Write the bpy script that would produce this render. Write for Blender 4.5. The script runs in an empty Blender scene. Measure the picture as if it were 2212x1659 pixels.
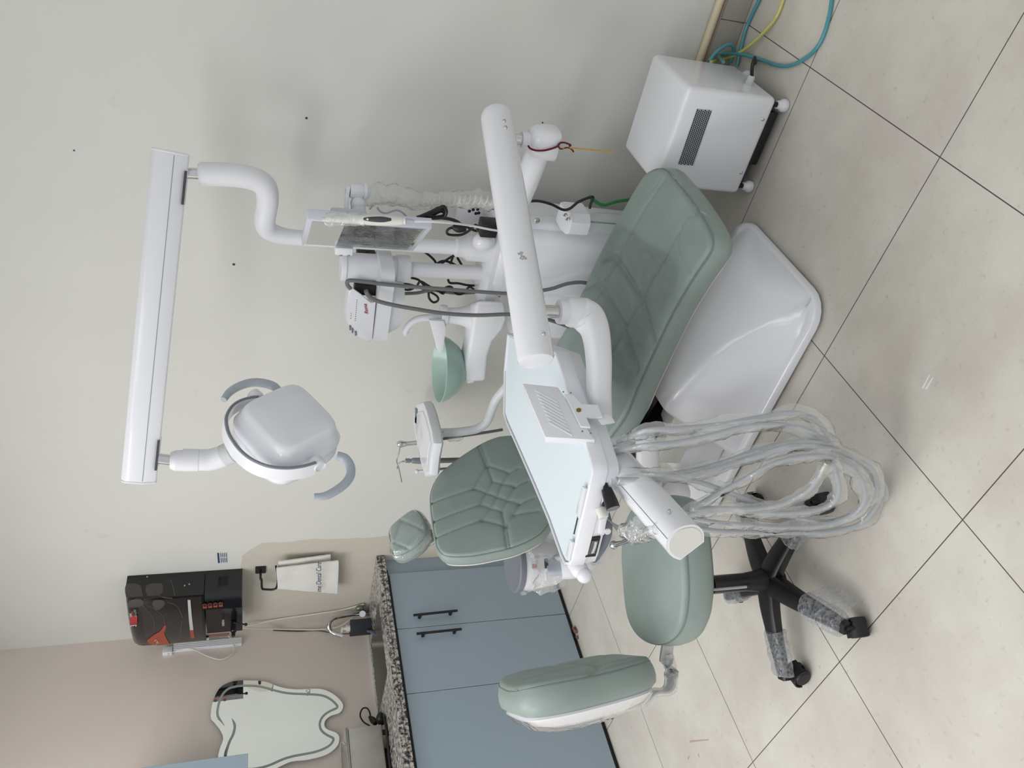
import bpy, bmesh, math, random
from mathutils import Vector as V, Matrix, noise
random.seed(7)
SC = bpy.context.scene
# ------------------------------------------------------------------ camera (photo is a portrait frame lying on its side)
F, YAW, PIT, ROL = 1673.73, -0.70485, -0.31694, 0.00651
CP = V((2.9106, -2.0380, 1.5287))
_w = V((math.sin(YAW)*math.cos(PIT), math.cos(YAW)*math.cos(PIT), math.sin(PIT)))
_r0 = V((math.cos(YAW), -math.sin(YAW), 0)); _u0 = _r0.cross(_w)
RGT = _r0*math.cos(ROL) + _u0*math.sin(ROL)
UPV = -_r0*math.sin(ROL) + _u0*math.cos(ROL)
FWD = _w
cam = bpy.data.cameras.new('camera'); cam.sensor_width = 36; cam.lens = F/2212*36
cam.clip_start = 0.05; cam.clip_end = 60
cam_o = bpy.data.objects.new('camera', cam); SC.collection.objects.link(cam_o)
R = Matrix((-UPV, RGT, -FWD)).transposed()
cam_o.matrix_world = Matrix.Translation(CP) @ R.to_4x4()
SC.camera = cam_o
# ------------------------------------------------------------------ light
SC.view_settings.view_transform = 'Standard'; SC.view_settings.look = 'None'
SC.view_settings.gamma = 1; SC.view_settings.use_curve_mapping = False
SC.view_settings.exposure = -0.08
wd = bpy.data.worlds.new('room_daylight'); SC.world = wd; wd.use_nodes = True
wd.node_tree.nodes['Background'].inputs[0].default_value = (0.92, 0.96, 1.0, 1)
wd.node_tree.nodes['Background'].inputs[1].default_value = 0.68
def area(name, loc, size, power, col=(0.985, 0.99, 1.0), target=None):
    l = bpy.data.lights.new(name, 'AREA'); l.shape = 'RECTANGLE'; l.size, l.size_y = size
    l.energy = power; l.color = col
    o = bpy.data.objects.new(name, l); SC.collection.objects.link(o); o.location = loc
    if target: o.rotation_euler = (V(target)-V(loc)).to_track_quat('-Z', 'Y').to_euler()
    return o
area('ceiling_panel_light', (0.0, -1.45, 2.95), (1.2, 1.2), 28)
area('ceiling_panel_light', (1.7, -1.7, 2.95), (1.2, 1.2), 9)
area('ceiling_panel_light', (0.4, -3.2, 2.95), (1.3, 1.3), 47)
area('ceiling_panel_light', (2.4, -3.4, 2.95), (1.3, 1.3), 20)
# ------------------------------------------------------------------ pixel -> point helpers
def ray(px, py):
    return (FWD*F + RGT*(829.5-py) - UPV*(px-1106)).normalized()
def _ax(px, py, a, v):
    d = ray(px, py); return CP + d*((v-CP[a])/d[a])
def ox(px, py, v): return _ax(px, py, 0, v)
def oy(px, py, v): return _ax(px, py, 1, v)
def oz(px, py, v): return _ax(px, py, 2, v)
def od(px, py, s): return CP + ray(px, py)*s
def op(px, py, o, n):
    d = ray(px, py); n = V(n); return CP + d*((V(o)-CP).dot(n)/d.dot(n))
# ------------------------------------------------------------------ materials
def lin(c):
    return tuple(((x/255)/12.92 if x/255 <= .04045 else ((x/255+.055)/1.055)**2.4) for x in c)
MATS = {}
def mat(name, rgb, rough=.5, metal=0., coat=0., noise_amt=0., noise_scale=8., bump=0., bump_scale=200., emit=0., spec=.5, alpha=None):
    m = bpy.data.materials.new(name); m.use_nodes = True; nt = m.node_tree; b = nt.nodes['Principled BSDF']
    c = (*lin(rgb), 1); b.inputs['Base Color'].default_value = c
    b.inputs['Roughness'].default_value = rough; b.inputs['Metallic'].default_value = metal
    b.inputs['Coat Weight'].default_value = coat; b.inputs['Coat Roughness'].default_value = .06
    b.inputs['Specular IOR Level'].default_value = spec
    tc = nt.nodes.new('ShaderNodeTexCoord')
    if noise_amt:
        n = nt.nodes.new('ShaderNodeTexNoise'); n.inputs['Scale'].default_value = noise_scale; n.inputs['Detail'].default_value = 5
        nt.links.new(tc.outputs['Object'], n.inputs['Vector'])
        r = nt.nodes.new('ShaderNodeMapRange'); r.inputs['From Min'].default_value = .3; r.inputs['From Max'].default_value = .7
        r.inputs['To Min'].default_value = 1-noise_amt; r.inputs['To Max'].default_value = 1+noise_amt
        nt.links.new(n.outputs['Fac'], r.inputs['Value'])
        mx = nt.nodes.new('ShaderNodeVectorMath'); mx.operation = 'SCALE'; mx.inputs[0].default_value = c[:3]
        nt.links.new(r.outputs[0], mx.inputs['Scale']); nt.links.new(mx.outputs[0], b.inputs['Base Color'])
    if bump:
        n2 = nt.nodes.new('ShaderNodeTexNoise'); n2.inputs['Scale'].default_value = bump_scale; n2.inputs['Detail'].default_value = 3
        nt.links.new(tc.outputs['Object'], n2.inputs['Vector'])
        bp = nt.nodes.new('ShaderNodeBump'); bp.inputs['Strength'].default_value = bump; bp.inputs['Distance'].default_value = .002
        nt.links.new(n2.outputs['Fac'], bp.inputs['Height']); nt.links.new(bp.outputs[0], b.inputs['Normal'])
    MATS[name] = m; return m
def film_mat(name, rgb, opac, gloss, bump_s=60, bump=.6, dist=.004, rough=.08, voro=0):
    """thin clear plastic: mostly see-through, a little milky, glossy creases"""
    m = bpy.data.materials.new(name); m.use_nodes = True; nt = m.node_tree
    nt.nodes.remove(nt.nodes['Principled BSDF']); out = nt.nodes['Material Output']
    t = nt.nodes.new('ShaderNodeBsdfTransparent'); t.inputs[0].default_value = (.995, .998, .998, 1)
    d = nt.nodes.new('ShaderNodeBsdfDiffuse'); d.inputs[0].default_value = (*lin(rgb), 1)
    tr = nt.nodes.new('ShaderNodeBsdfTranslucent'); tr.inputs[0].default_value = (*lin(rgb), 1)
    g = nt.nodes.new('ShaderNodeBsdfGlossy'); g.inputs['Roughness'].default_value = rough
    tc = nt.nodes.new('ShaderNodeTexCoord')
    bp = nt.nodes.new('ShaderNodeBump'); bp.inputs['Strength'].default_value = bump; bp.inputs['Distance'].default_value = dist
    if voro:
        n = nt.nodes.new('ShaderNodeTexVoronoi'); n.inputs['Scale'].default_value = voro; src = n.outputs['Distance']; bp.invert = True
    else:
        n = nt.nodes.new('ShaderNodeTexNoise'); n.inputs['Scale'].default_value = bump_s; n.inputs['Detail'].default_value = 3; src = n.outputs['Fac']
    nt.links.new(tc.outputs['Object'], n.inputs['Vector']); nt.links.new(src, bp.inputs['Height'])
    for x in (d, g): nt.links.new(bp.outputs[0], x.inputs['Normal'])
    a1 = nt.nodes.new('ShaderNodeMixShader'); a1.inputs[0].default_value = .55
    nt.links.new(d.outputs[0], a1.inputs[1]); nt.links.new(tr.outputs[0], a1.inputs[2])
    m1 = nt.nodes.new('ShaderNodeMixShader')
    if voro:
        rr = nt.nodes.new('ShaderNodeMapRange'); rr.inputs['From Min'].default_value = .2; rr.inputs['From Max'].default_value = .65
        rr.inputs['To Min'].default_value = opac*.7; rr.inputs['To Max'].default_value = min(1, opac*2.2)
        nt.links.new(src, rr.inputs['Value']); nt.links.new(rr.outputs[0], m1.inputs[0])
    else:
        m1.inputs[0].default_value = opac
    nt.links.new(t.outputs[0], m1.inputs[1]); nt.links.new(a1.outputs[0], m1.inputs[2])
    fr = nt.nodes.new('ShaderNodeFresnel'); fr.inputs['IOR'].default_value = 1.45
    mu = nt.nodes.new('ShaderNodeMath'); mu.operation = 'MULTIPLY'; mu.inputs[1].default_value = gloss; mu.use_clamp = True
    ge = nt.nodes.new('ShaderNodeNewGeometry'); bf = nt.nodes.new('ShaderNodeMath'); bf.operation = 'SUBTRACT'; bf.inputs[0].default_value = 1
    nt.links.new(ge.outputs['Backfacing'], bf.inputs[1]); m0 = nt.nodes.new('ShaderNodeMath'); m0.operation = 'MULTIPLY'
    nt.links.new(fr.outputs[0], m0.inputs[0]); nt.links.new(bf.outputs[0], m0.inputs[1]); nt.links.new(m0.outputs[0], mu.inputs[0])
    m2 = nt.nodes.new('ShaderNodeMixShader'); nt.links.new(mu.outputs[0], m2.inputs[0])
    nt.links.new(m1.outputs[0], m2.inputs[1]); nt.links.new(g.outputs[0], m2.inputs[2])
    nt.links.new(m2.outputs[0], out.inputs[0]); MATS[name] = m; return m
WHITE = mat('white_enamel', (234, 235, 240), .22, coat=.35)
WHITE2 = mat('white_plastic', (230, 231, 235), .38)
IVORY = mat('warm_white_plastic', (222, 221, 214), .4)
LGREY = mat('light_grey_plastic', (176, 184, 192), .35)
GREY = mat('grey_plastic', (120, 126, 134), .4)
TUBEG = mat('grey_rubber', (112, 113, 113), .45)
DGREY = mat('dark_grey_plastic', (62, 64, 70), .45)
BLACK = mat('black_plastic', (17, 17, 19), .42)
STEELB = mat('black_steel', (20, 20, 22), .3)
CHROME = mat('chrome', (214, 214, 214), .12, metal=1)
STEEL = mat('brushed_steel', (186, 185, 178), .38, metal=.75, noise_amt=.06, noise_scale=14)
GREEN = mat('sage_leatherette', (143, 157, 152), .44, noise_amt=.07, noise_scale=9, bump=.10, bump_scale=420)
GREEND = mat('sage_leatherette_piping', (118, 132, 127), .42)
TRAYB = mat('pale_blue_glass', (224, 236, 243), .22, spec=.4)
BLUE = mat('blue_laminate', (155, 171, 184), .42, bump=.03, bump_scale=30)
GAP = mat('dark_gap', (26, 28, 32), .7)
RED = mat('red_thread', (96, 20, 30), .8)
ORANGE = mat('orange_thread', (196, 148, 70), .8)
LOGO_R = mat('red_print', (168, 52, 56), .5)
INK = mat('navy_ink', (52, 66, 96), .7)
LABELM = mat('label_paper', (205, 207, 208), .6)
PIPEC = mat('cream_pvc', (222, 208, 176), .4)
TEAL = mat('teal_hose', (74, 150, 160), .25, coat=.5)
YELH = mat('yellow_hose', (206, 202, 118), .25, coat=.5)
GRNH = mat('green_hose', (58, 150, 84), .3, coat=.3)
WCABLE = mat('white_cable', (222, 220, 208), .4)
TOWEL = mat('terry_cloth', (232, 230, 224), .95, bump=.9, bump_scale=420)
FILM = film_mat('clear_film', (240, 242, 242), .03, 3.5, 38, 1.0, .012, .05)
WRAP = film_mat('milky_film', (250, 251, 249), .21, 2.2, 60, .8, .006, .12)
WRAP2 = film_mat('crinkled_film', (248, 249, 249), .25, 3.0, 70, 1.0, .01, .1)
BUBBLE = film_mat('bubble_wrap', (214, 218, 224), .22, 1.1, voro=100, bump=.6, dist=.004, rough=.15)
BOTTLE = film_mat('clear_bottle', (222, 226, 226), .3, 1.2, 20, .1, .001, .06)
GLASSG = mat('frosted_green_glass', (168, 194, 184), .3, coat=.15)
# ------------------------------------------------------------------ mesh helpers
def spline(p, k=8, closed=False):
    p = [V(q) for q in p]; n = len(p); out = []
    for i in range(n if closed else n-1):
        g = (lambda j: p[j % n]) if closed else (lambda j: p[max(0, min(n-1, j))])
        a, b, c, d = g(i-1), g(i), g(i+1), g(i+2)
        for s in range(k):
            t = s/k
            out.append(.5*((2*b)+(c-a)*t+(2*a-5*b+4*c-d)*t*t+(3*b-a-3*c+d)*t**3))
    if not closed: out.append(p[-1])
    return out
class M:
    def __init__(s): s.bm = bmesh.new()
    def add(s, vs, fs):
        v = [s.bm.verts.new(q) for q in vs]
        for f in fs:
            try: s.bm.faces.new([v[i] for i in f])
            except ValueError: pass
        return v
    def loft(s, rings, closed=True, cap0=True, cap1=True):
        n = len(rings[0]); vs = [q for r in rings for q in r]; fs = []
        for i in range(len(rings)-1):
            for j in range(n if closed else n-1):
                k = (j+1) % n
                fs.append((i*n+j, i*n+k, (i+1)*n+k, (i+1)*n+j))
        if cap0: fs.append(tuple(range(n-1, -1, -1)))
        if cap1: fs.append(tuple((len(rings)-1)*n+j for j in range(n)))
        s.add(vs, fs); return s
    def box(s, c, sz, ax=None, bev=0, seg=2):
        c = V(c); ax = ax or (V((1, 0, 0)), V((0, 1, 0)), V((0, 0, 1))); b = bmesh.new()
        P = [c+ax[0]*(sz[0]/2*i)+ax[1]*(sz[1]/2*j)+ax[2]*(sz[2]/2*k) for k in (-1, 1) for (i, j) in ((-1, -1), (1, -1), (1, 1), (-1, 1))]
        v = [b.verts.new(p) for p in P]
        for f in ((0, 3, 2, 1), (4, 5, 6, 7), (0, 1, 5, 4), (1, 2, 6, 5), (2, 3, 7, 6), (3, 0, 4, 7)): b.faces.new([v[i] for i in f])
        if bev: bmesh.ops.bevel(b, geom=b.edges[:], offset=bev, segments=seg, profile=.5, affect='EDGES')
        s._merge(b); return s
    def _merge(s, b):
        b.verts.index_update()
        s.add([v.co.copy() for v in b.verts], [tuple(x.index for x in f.verts) for f in b.faces]); b.free()
    def prism(s, poly, vec, bev=0, seg=2):
        b = bmesh.new(); vec = V(vec); n = len(poly)
        lo = [b.verts.new(V(p)) for p in poly]; hi = [b.verts.new(V(p)+vec) for p in poly]
        b.faces.new(lo[::-1]); b.faces.new(hi)
        for i in range(n): b.faces.new((lo[i], lo[(i+1) % n], hi[(i+1) % n], hi[i]))
        bmesh.ops.recalc_face_normals(b, faces=b.faces[:])
        if bev:
            ed = [e for e in b.edges if len(e.link_faces) == 2 and e.calc_face_angle(0) > .6]
            bmesh.ops.bevel(b, geom=ed, offset=bev, segments=seg, profile=.5, affect='EDGES')
        s._merge(b); return s
    def tube(s, pts, r, n=12, sm=0, closed=False, sq=None, up=None):
        """swept tube; r a number or one per point; sq=(a,b) for a flattened section with b along up"""
        pts = [V(p) for p in pts]
        if isinstance(r, (list, tuple)) and len(r) != len(pts):
            f = [(len(r)-1)*i/(len(pts)-1) for i in range(len(pts))]; r = [r[int(x)]+(r[min(int(x)+1, len(r)-1)]-r[int(x)])*(x-int(x)) for x in f]
        if sm:
            if isinstance(r, (list, tuple)):
                rr = spline([(x, 0, 0) for x in r], sm, closed); r = [x[0] for x in rr]
            pts = spline(pts, sm, closed)
        m = len(pts); R_ = r if isinstance(r, (list, tuple)) else [r]*m
        rings = []; nrm = None
        for i in range(m):
            a = pts[(i-1) % m] if (closed or i > 0) else pts[0]; b = pts[(i+1) % m] if (closed or i < m-1) else pts[-1]
            t = (b-a).normalized()
            if up is not None: nrm = (V(up)-t*V(up).dot(t)).normalized()
            elif nrm is None:
                h = V((0, 0, 1)) if abs(t.z) < .9 else V((1, 0, 0)); nrm = (h-t*h.dot(t)).normalized()
            else: nrm = (nrm-t*nrm.dot(t)).normalized()
            bi = t.cross(nrm); sa, sb = sq or (1, 1)
            if sq and max(sq) > .0:
                rings.append([pts[i]+(bi*math.copysign(abs(math.cos(x))**.55, math.cos(x))*sa+nrm*math.copysign(abs(math.sin(x))**.55, math.sin(x))*sb)*R_[i] for x in (2*math.pi*j/n for j in range(n))])
            else:
                rings.append([pts[i]+(bi*math.cos(x)+nrm*math.sin(x))*R_[i] for x in (2*math.pi*j/n for j in range(n))])
        if closed: rings.append(rings[0])
        s.loft(rings, cap0=not closed, cap1=not closed); return s
    def lathe(s, prof, o, ax=(0, 0, 1), n=28, ang=None, cap=True):
        """prof = [(radius, height along ax)]"""
        o = V(o); ax = V(ax).normalized(); h = V((1, 0, 0)) if abs(ax.x) < .9 else V((0, 1, 0))
        e = (h-ax*h.dot(ax)).normalized(); f = ax.cross(e)
        s.loft([[o+ax*z+(e*math.cos(2*math.pi*j/n)+f*math.sin(2*math.pi*j/n))*max(r, 1e-4) for j in range(n)] for r, z in prof], cap0=cap, cap1=cap); return s
    def sphere(s, c, r, n=16, sc=(1, 1, 1)):
        c = V(c); s.loft([[c+V((math.cos(2*math.pi*j/n)*math.sin(t)*r*sc[0], math.sin(2*math.pi*j/n)*math.sin(t)*r*sc[1], -math.cos(t)*r*sc[2])) for j in range(n)] for t in (max(.02, min(math.pi-.02, math.pi*i/10)) for i in range(11))]); return s
    def jitter(s, amt, sc=20, seed=0):
        for v in s.bm.verts:
            q = v.co*sc+V((seed, seed*2, 0)); v.co += V((noise.noise(q), noise.noise(q+V((9, 3, 1))), noise.noise(q+V((2, 7, 5)))))*amt
        return s
    def obj(s, name, m, parent=None, sharp=40, recalc=True):
        bmesh.ops.remove_doubles(s.bm, verts=s.bm.verts[:], dist=1e-6)
        if recalc: bmesh.ops.recalc_face_normals(s.bm, faces=s.bm.faces[:])
        me = bpy.data.meshes.new(name); s.bm.to_mesh(me); s.bm.free()
        me.materials.append(m)
        for p in me.polygons: p.use_smooth = True
        me.set_sharp_from_angle(angle=math.radians(sharp))
        return link(name, me, parent)
def link(name, data, parent=None):
    o = bpy.data.objects.new(name, data); SC.collection.objects.link(o)
    if parent is not None:
        o.parent = parent
        if parent.type == 'EMPTY': o.matrix_parent_inverse = Matrix.Translation(-parent.location)
    return o
def tag(o, label=None, cat=None, group=None, kind=None):
    if label: o['label'] = label
    if cat: o['category'] = cat
    if group: o['group'] = group
    if kind: o['kind'] = kind
    return o
def thing(name, label, cat, loc=(0, 0, 0), group=None):
    o = bpy.data.objects.new(name, None); o.empty_display_size = .05; SC.collection.objects.link(o); o.location = loc
    return tag(o, label, cat, group)
def text(name, s, size, o, ex, ey, m, parent, shear=0, align='LEFT', off=.0006):
    """flat lettering lying in the plane ex/ey, a hair proud of it"""
    cu = bpy.data.curves.new(name, 'FONT'); cu.body = s; cu.size = size; cu.shear = shear; cu.align_x = align; cu.extrude = .0004
    t = bpy.data.objects.new(name, cu); SC.collection.objects.link(t)
    dg = bpy.context.evaluated_depsgraph_get(); me = bpy.data.meshes.new_from_object(t.evaluated_get(dg))
    bpy.data.objects.remove(t); ex = V(ex).normalized(); ey = V(ey).normalized(); ez = ex.cross(ey)
    me.transform(Matrix.Translation(V(o)+ez*off) @ Matrix((ex, ey, ez)).transposed().to_4x4())
    me.materials.clear(); me.materials.append(m); return link(name, me, parent)
def proj_out(poly, o, ea, eb):
    return [((V(p)-o).dot(ea), (V(p)-o).dot(eb)) for p in poly]
def segd(x, y, poly):
    best = 9
    for (ax, ay), (bx, by) in zip(poly, poly[1:]):
        dx, dy = bx-ax, by-ay; L = dx*dx+dy*dy or 1e-9
        t = max(0, min(1, ((x-ax)*dx+(y-ay)*dy)/L)); best = min(best, math.hypot(x-ax-t*dx, y-ay-t*dy))
    return best
def cushion(outline, o, ea, eb, n, thick, puff, rim, seams=(), na=110, nb=70, bulge=.006, inset=.012, hfun=None):
    """upholstered pad: outline in plane coords, welted rim, stitched grooves. returns (M, rim loop, height function)"""
    ol = [(q[0], q[1]) for q in spline([(a, b, 0) for a, b in outline], 8, True)]
    amin, amax = min(q[0] for q in ol), max(q[0] for q in ol)
    def span(a):
        xs = []
        for i in range(len(ol)):
            (a0, b0), (a1, b1) = ol[i], ol[(i+1) % len(ol)]
            if (a0 <= a < a1) or (a1 <= a < a0): xs.append(b0+(b1-b0)*(a-a0)/(a1-a0))
        return (min(xs), max(xs)) if xs else (0, 0)
    bb = [(segs, d, w, min(p[0] for p in segs)-3*w, max(p[0] for p in segs)+3*w, min(p[1] for p in segs)-3*w, max(p[1] for p in segs)+3*w) for segs, d, w in seams]
    def height(a, b, edge):
        h = puff*(1-math.exp(-edge/.06))
        if edge < rim: h -= rim-math.sqrt(max(0, rim*rim-(rim-edge)**2))
        for segs, d, w, x0, x1, y0, y1 in bb:
            if x0 < a < x1 and y0 < b < y1:
                q = segd(a, b, segs); h -= d*math.exp(-(q/w)**2)
        if hfun: h += hfun(a, b)
        return h
    rows = []; ri = []
    for i in range(na):
        t = i/(na-1); a = amin+(amax-amin)*(.5-.5*math.cos(math.pi*(.012+.976*t)))*.6+ (amax-amin)*.4*(.004+.992*t)
        b0, b1 = span(a); row = []
        for j in range(nb):
            s_ = j/(nb-1); s_ = .55*s_+.45*(.5-.5*math.cos(math.pi*s_)); b = b0+(b1-b0)*s_; row.append((a, b))
        rows.append(row)
    edge_pts = [r[0] for r in rows]+rows[-1][1:-1]+[r[-1] for r in rows[::-1]]+rows[0][1:-1][::-1]
    loop2 = edge_pts+[edge_pts[0]]
    sub = loop2[::3]+[loop2[-1]]
    m = M(); vs = []; fs = []
    for i, r in enumerate(rows):
        for j, (a, b) in enumerate(r):
            e = 0 if (i in (0, na-1) or j in (0, nb-1)) else segd(a, b, sub)
            vs.append(o+ea*a+eb*b+n*height(a, b, e))
    for i in range(na-1):
        for j in range(nb-1): fs.append((i*nb+j, i*nb+j+1, (i+1)*nb+j+1, (i+1)*nb+j))
    m.add(vs, fs)
    L = len(edge_pts); ca = sum(p[0] for p in edge_pts)/L; cb = sum(p[1] for p in edge_pts)/L
    rings = []
    for f_, off in ((0, 0), (.12, .5), (.3, .9), (.55, 1), (.8, .55), (1, -inset/bulge)):
        ring = []
        for k, (a, b) in enumerate(edge_pts):
            p0, p1 = edge_pts[k-1], edge_pts[(k+1) % L]; tx, ty = p1[0]-p0[0], p1[1]-p0[1]; l = math.hypot(tx, ty) or 1
            nx, ny = ty/l, -tx/l
            if nx*(a-ca)+ny*(b-cb) < 0: nx, ny = -nx, -ny
            ring.append(o+ea*(a+nx*off*bulge)+eb*(b+ny*off*bulge)+n*(-rim-thick*f_+(hfun(a, b)*(1-f_) if hfun else 0)))
        rings.append(ring)
    m.loft(rings, cap0=False, cap1=True)
    bmesh.ops.remove_doubles(m.bm, verts=m.bm.verts[:], dist=4e-5)
    loop3 = [o+ea*a+eb*b+n*(-rim*.9+(hfun(a, b) if hfun else 0)) for a, b in edge_pts]
    return m, loop3, (lambda a, b: height(a, b, segd(a, b, sub))), rings[-1]
def add_piping(loop, r, m, parent, name='piping'):
    q = [loop[0]]
    for p in loop[1:]:
        if (p-q[-1]).length > .012: q.append(p)
    return M().tube(q, r, 6, closed=True).obj(name, m, parent)
def rrect(cx, cy, hx, hy, r, z, k=5):
    out = []
    for sx, sy, a0 in ((1, 1, 0), (-1, 1, 90), (-1, -1, 180), (1, -1, 270)):
        for i in range(k+1):
            a = math.radians(a0+90*i/k); out.append(V((cx+sx*(hx-r)+r*math.cos(a), cy+sy*(hy-r)+r*math.sin(a), z)))
    return out
def screw(p, ax, r, parent, m=None, name='screw'):
    return M().lathe([(r, -.002), (r, .001), (r*.8, r*.45), (r*.35, r*.6), (r*.3, r*.3)], p, ax, 12).obj(name, m or CHROME, parent)
# ================================================================== SETTING
XL, YB = -0.913, 0.432
def wallmat(name, base, alt=None):
    m = mat(name, base, .55, noise_amt=.02, noise_scale=2.5, bump=.25, bump_scale=14)
    nt = m.node_tree; b = nt.nodes['Principled BSDF']; src = b.inputs['Base Color'].links[0].from_socket
    g = nt.nodes.new('ShaderNodeNewGeometry'); 
    # faint grey scuffs
    n = nt.nodes.new('ShaderNodeTexNoise'); n.inputs['Scale'].default_value = 5.5; n.inputs['Detail'].default_value = 8; n.inputs['Roughness'].default_value = .7
    nt.links.new(g.outputs['Position'], n.inputs['Vector'])
    r = nt.nodes.new('ShaderNodeMapRange'); r.inputs['From Min'].default_value = .66; r.inputs['From Max'].default_value = .78; r.inputs['To Max'].default_value = .35
    nt.links.new(n.outputs['Fac'], r.inputs['Value'])
    mx = nt.nodes.new('ShaderNodeMix'); mx.data_type = 'RGBA'; mx.inputs[7].default_value = (*lin((158, 158, 154)), 1)
    nt.links.new(r.outputs[0], mx.inputs[0]); nt.links.new(src, mx.inputs[6]); last = mx.outputs[2]
    if alt:
        # repainted beige patch: x < -0.2 and z < 1.6, wavering brush edge
        s = nt.nodes.new('ShaderNodeSeparateXYZ'); nt.links.new(g.outputs['Position'], s.inputs[0])
        w = nt.nodes.new('ShaderNodeTexNoise'); w.inputs['Scale'].default_value = 6; nt.links.new(g.outputs['Position'], w.inputs['Vector'])
        def m_(op, a, bb):
            q = nt.nodes.new('ShaderNodeMath'); q.operation = op
            for i, v in enumerate((a, bb)):
                if isinstance(v, (int, float)): q.inputs[i].default_value = v
                else: nt.links.new(v, q.inputs[i])
            return q.outputs[0]
        wob = m_('MULTIPLY', m_('SUBTRACT', w.outputs['Fac'], .5), .07)
        fx = m_('LESS_THAN', m_('ADD', m_('ADD', s.outputs[0], wob), m_('MULTIPLY', m_('MAXIMUM', m_('SUBTRACT', s.outputs[2], 1.5), 0.0), .9)), -.2)
        fz = m_('LESS_THAN', m_('ADD', s.outputs[2], wob), 1.6)
        mk = m_('MULTIPLY', m_('MULTIPLY', fx, fz), .92)
        m2 = nt.nodes.new('ShaderNodeMix'); m2.data_type = 'RGBA'; m2.inputs[7].default_value = (*lin(alt), 1)
        nt.links.new(mk, m2.inputs[0]); nt.links.new(last, m2.inputs[6]); last = m2.outputs[2]
    nt.links.new(last, b.inputs['Base Color']); return m
W_BACK = wallmat('white_wall_paint', (217, 217, 211), (203, 196, 183))
W_LEFT = wallmat('beige_wall_paint', (219, 208, 199))
W_CEIL = mat('ceiling_paint', (235, 235, 232), .8)
def floor_mat():
    m = mat('ceramic_floor_tile', (205, 200, 190), .3); nt = m.node_tree; b = nt.nodes['Principled BSDF']
    g = nt.nodes.new('ShaderNodeNewGeometry'); s = nt.nodes.new('ShaderNodeSeparateXYZ'); nt.links.new(g.outputs['Position'], s.inputs[0])
    def mm(op, a, bb=None):
        q = nt.nodes.new('ShaderNodeMath'); q.operation = op
        for i, v in enumerate((a, bb)):
            if v is None: continue
            if isinstance(v, (int, float)): q.inputs[i].default_value = v
            else: nt.links.new(v, q.inputs[i])
        return q.outputs[0]
    def line(c): return mm('LESS_THAN', mm('ABSOLUTE', mm('SUBTRACT', mm('FRACT', mm('ADD', mm('DIVIDE', c, .6), 20.5)), .5)), .0023)
    gr = mm('MAXIMUM', line(s.outputs[0]), line(s.outputs[1]))
    n1 = nt.nodes.new('ShaderNodeTexNoise'); n1.inputs['Scale'].default_value = 3.2; n1.inputs['Detail'].default_value = 6; n1.inputs['Roughness'].default_value = .6
    n2 = nt.nodes.new('ShaderNodeTexNoise'); n2.inputs['Scale'].default_value = 46; n2.inputs['Detail'].default_value = 6; n2.inputs['Roughness'].default_value = .62
    for n in (n1, n2): nt.links.new(g.outputs['Position'], n.inputs['Vector'])
    c1 = nt.nodes.new('ShaderNodeValToRGB'); e = c1.color_ramp.elements
    e[0].position = .36; e[0].color = (*lin((200, 193, 184)), 1); e[1].position = .66; e[1].color = (*lin((215, 212, 202)), 1)
    nt.links.new(n1.outputs['Fac'], c1.inputs[0])
    r = nt.nodes.new('ShaderNodeMapRange'); r.inputs['From Min'].default_value = .60; r.inputs['From Max'].default_value = .74; r.inputs['To Max'].default_value = .55
    nt.links.new(n2.outputs['Fac'], r.inputs['Value'])
    m1 = nt.nodes.new('ShaderNodeMix'); m1.data_type = 'RGBA'; m1.inputs[7].default_value = (*lin((166, 158, 146)), 1)
    nt.links.new(r.outputs[0], m1.inputs[0]); nt.links.new(c1.outputs[0], m1.inputs[6])
    m2 = nt.nodes.new('ShaderNodeMix'); m2.data_type = 'RGBA'; m2.inputs[7].default_value = (*lin((84, 72, 70)), 1)
    nt.links.new(gr, m2.inputs[0]); nt.links.new(m1.outputs[2], m2.inputs[6]); nt.links.new(m2.outputs[2], b.inputs['Base Color'])
    rr = mm('ADD', mm('MULTIPLY', gr, .45), .28); nt.links.new(rr, b.inputs['Roughness'])
    return m
FLOOR = floor_mat()
def struct(name, m_, mt, parent=None):
    o = m_.obj(name, mt, parent)
    if parent is None: o['kind'] = 'structure'
    return o
struct('floor', M().box((1.8, -1.75, -.05), (5.6, 4.5, .1)), FLOOR)
wb = struct('wall_back', M().box((1.8, YB+.05, 1.5), (5.6, .1, 3.0)), W_BACK)
struct('wall_left', M().box((XL-.05, -1.75, 1.5), (.1, 4.5, 3.0)), W_LEFT)
struct('ceiling', M().box((1.8, -1.75, 3.03), (5.6, 4.5, .06)), W_CEIL)
# nail holes and wall plugs in the white wall
for i, (px, py, r) in enumerate(((505, 571, .005), (662, 255, .004), (160, 325, .003), (1172, 265, .003))):
    M().lathe([(r, -.001), (r, .0006)], oy(px, py, YB), (0, -1, 0), 10).obj('nail_hole', DGREY, wb)
SKIRT = mat('skirting_tile', (168, 163, 154), .4, noise_amt=.05, noise_scale=9)
sk = M()
for x0, x1 in ((-.30, 0.597), (.5995, 1.1975), (1.2, 1.798), (1.8005, 2.396), (2.3985, 2.998), (3.0005, 3.6), (3.6025, 4.2)):
    sk.box(((x0+x1)/2, YB-.005, .0455), (x1-x0, .010, .089), bev=.0015, seg=1)
sk = struct('baseboard_back', sk, SKIRT)
M().box((2.7, YB-.003, .0925), (3.0, .006, .006)).jitter(.002, 60).obj('mortar_strip', mat('raw_mortar', (178, 152, 138), .9), sk)
# cream conduit on the skirting
t = tag(M().tube([(1.55, YB-.014, .118), (2.0, YB-.014, .118), (2.6, YB-.014, .120), (4.2, YB-.014, .120)], .0125, 12).obj('conduit_pipe', PIPEC),
        'cream plastic conduit pipe running along the top of the wall skirting', 'pipe')
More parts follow.
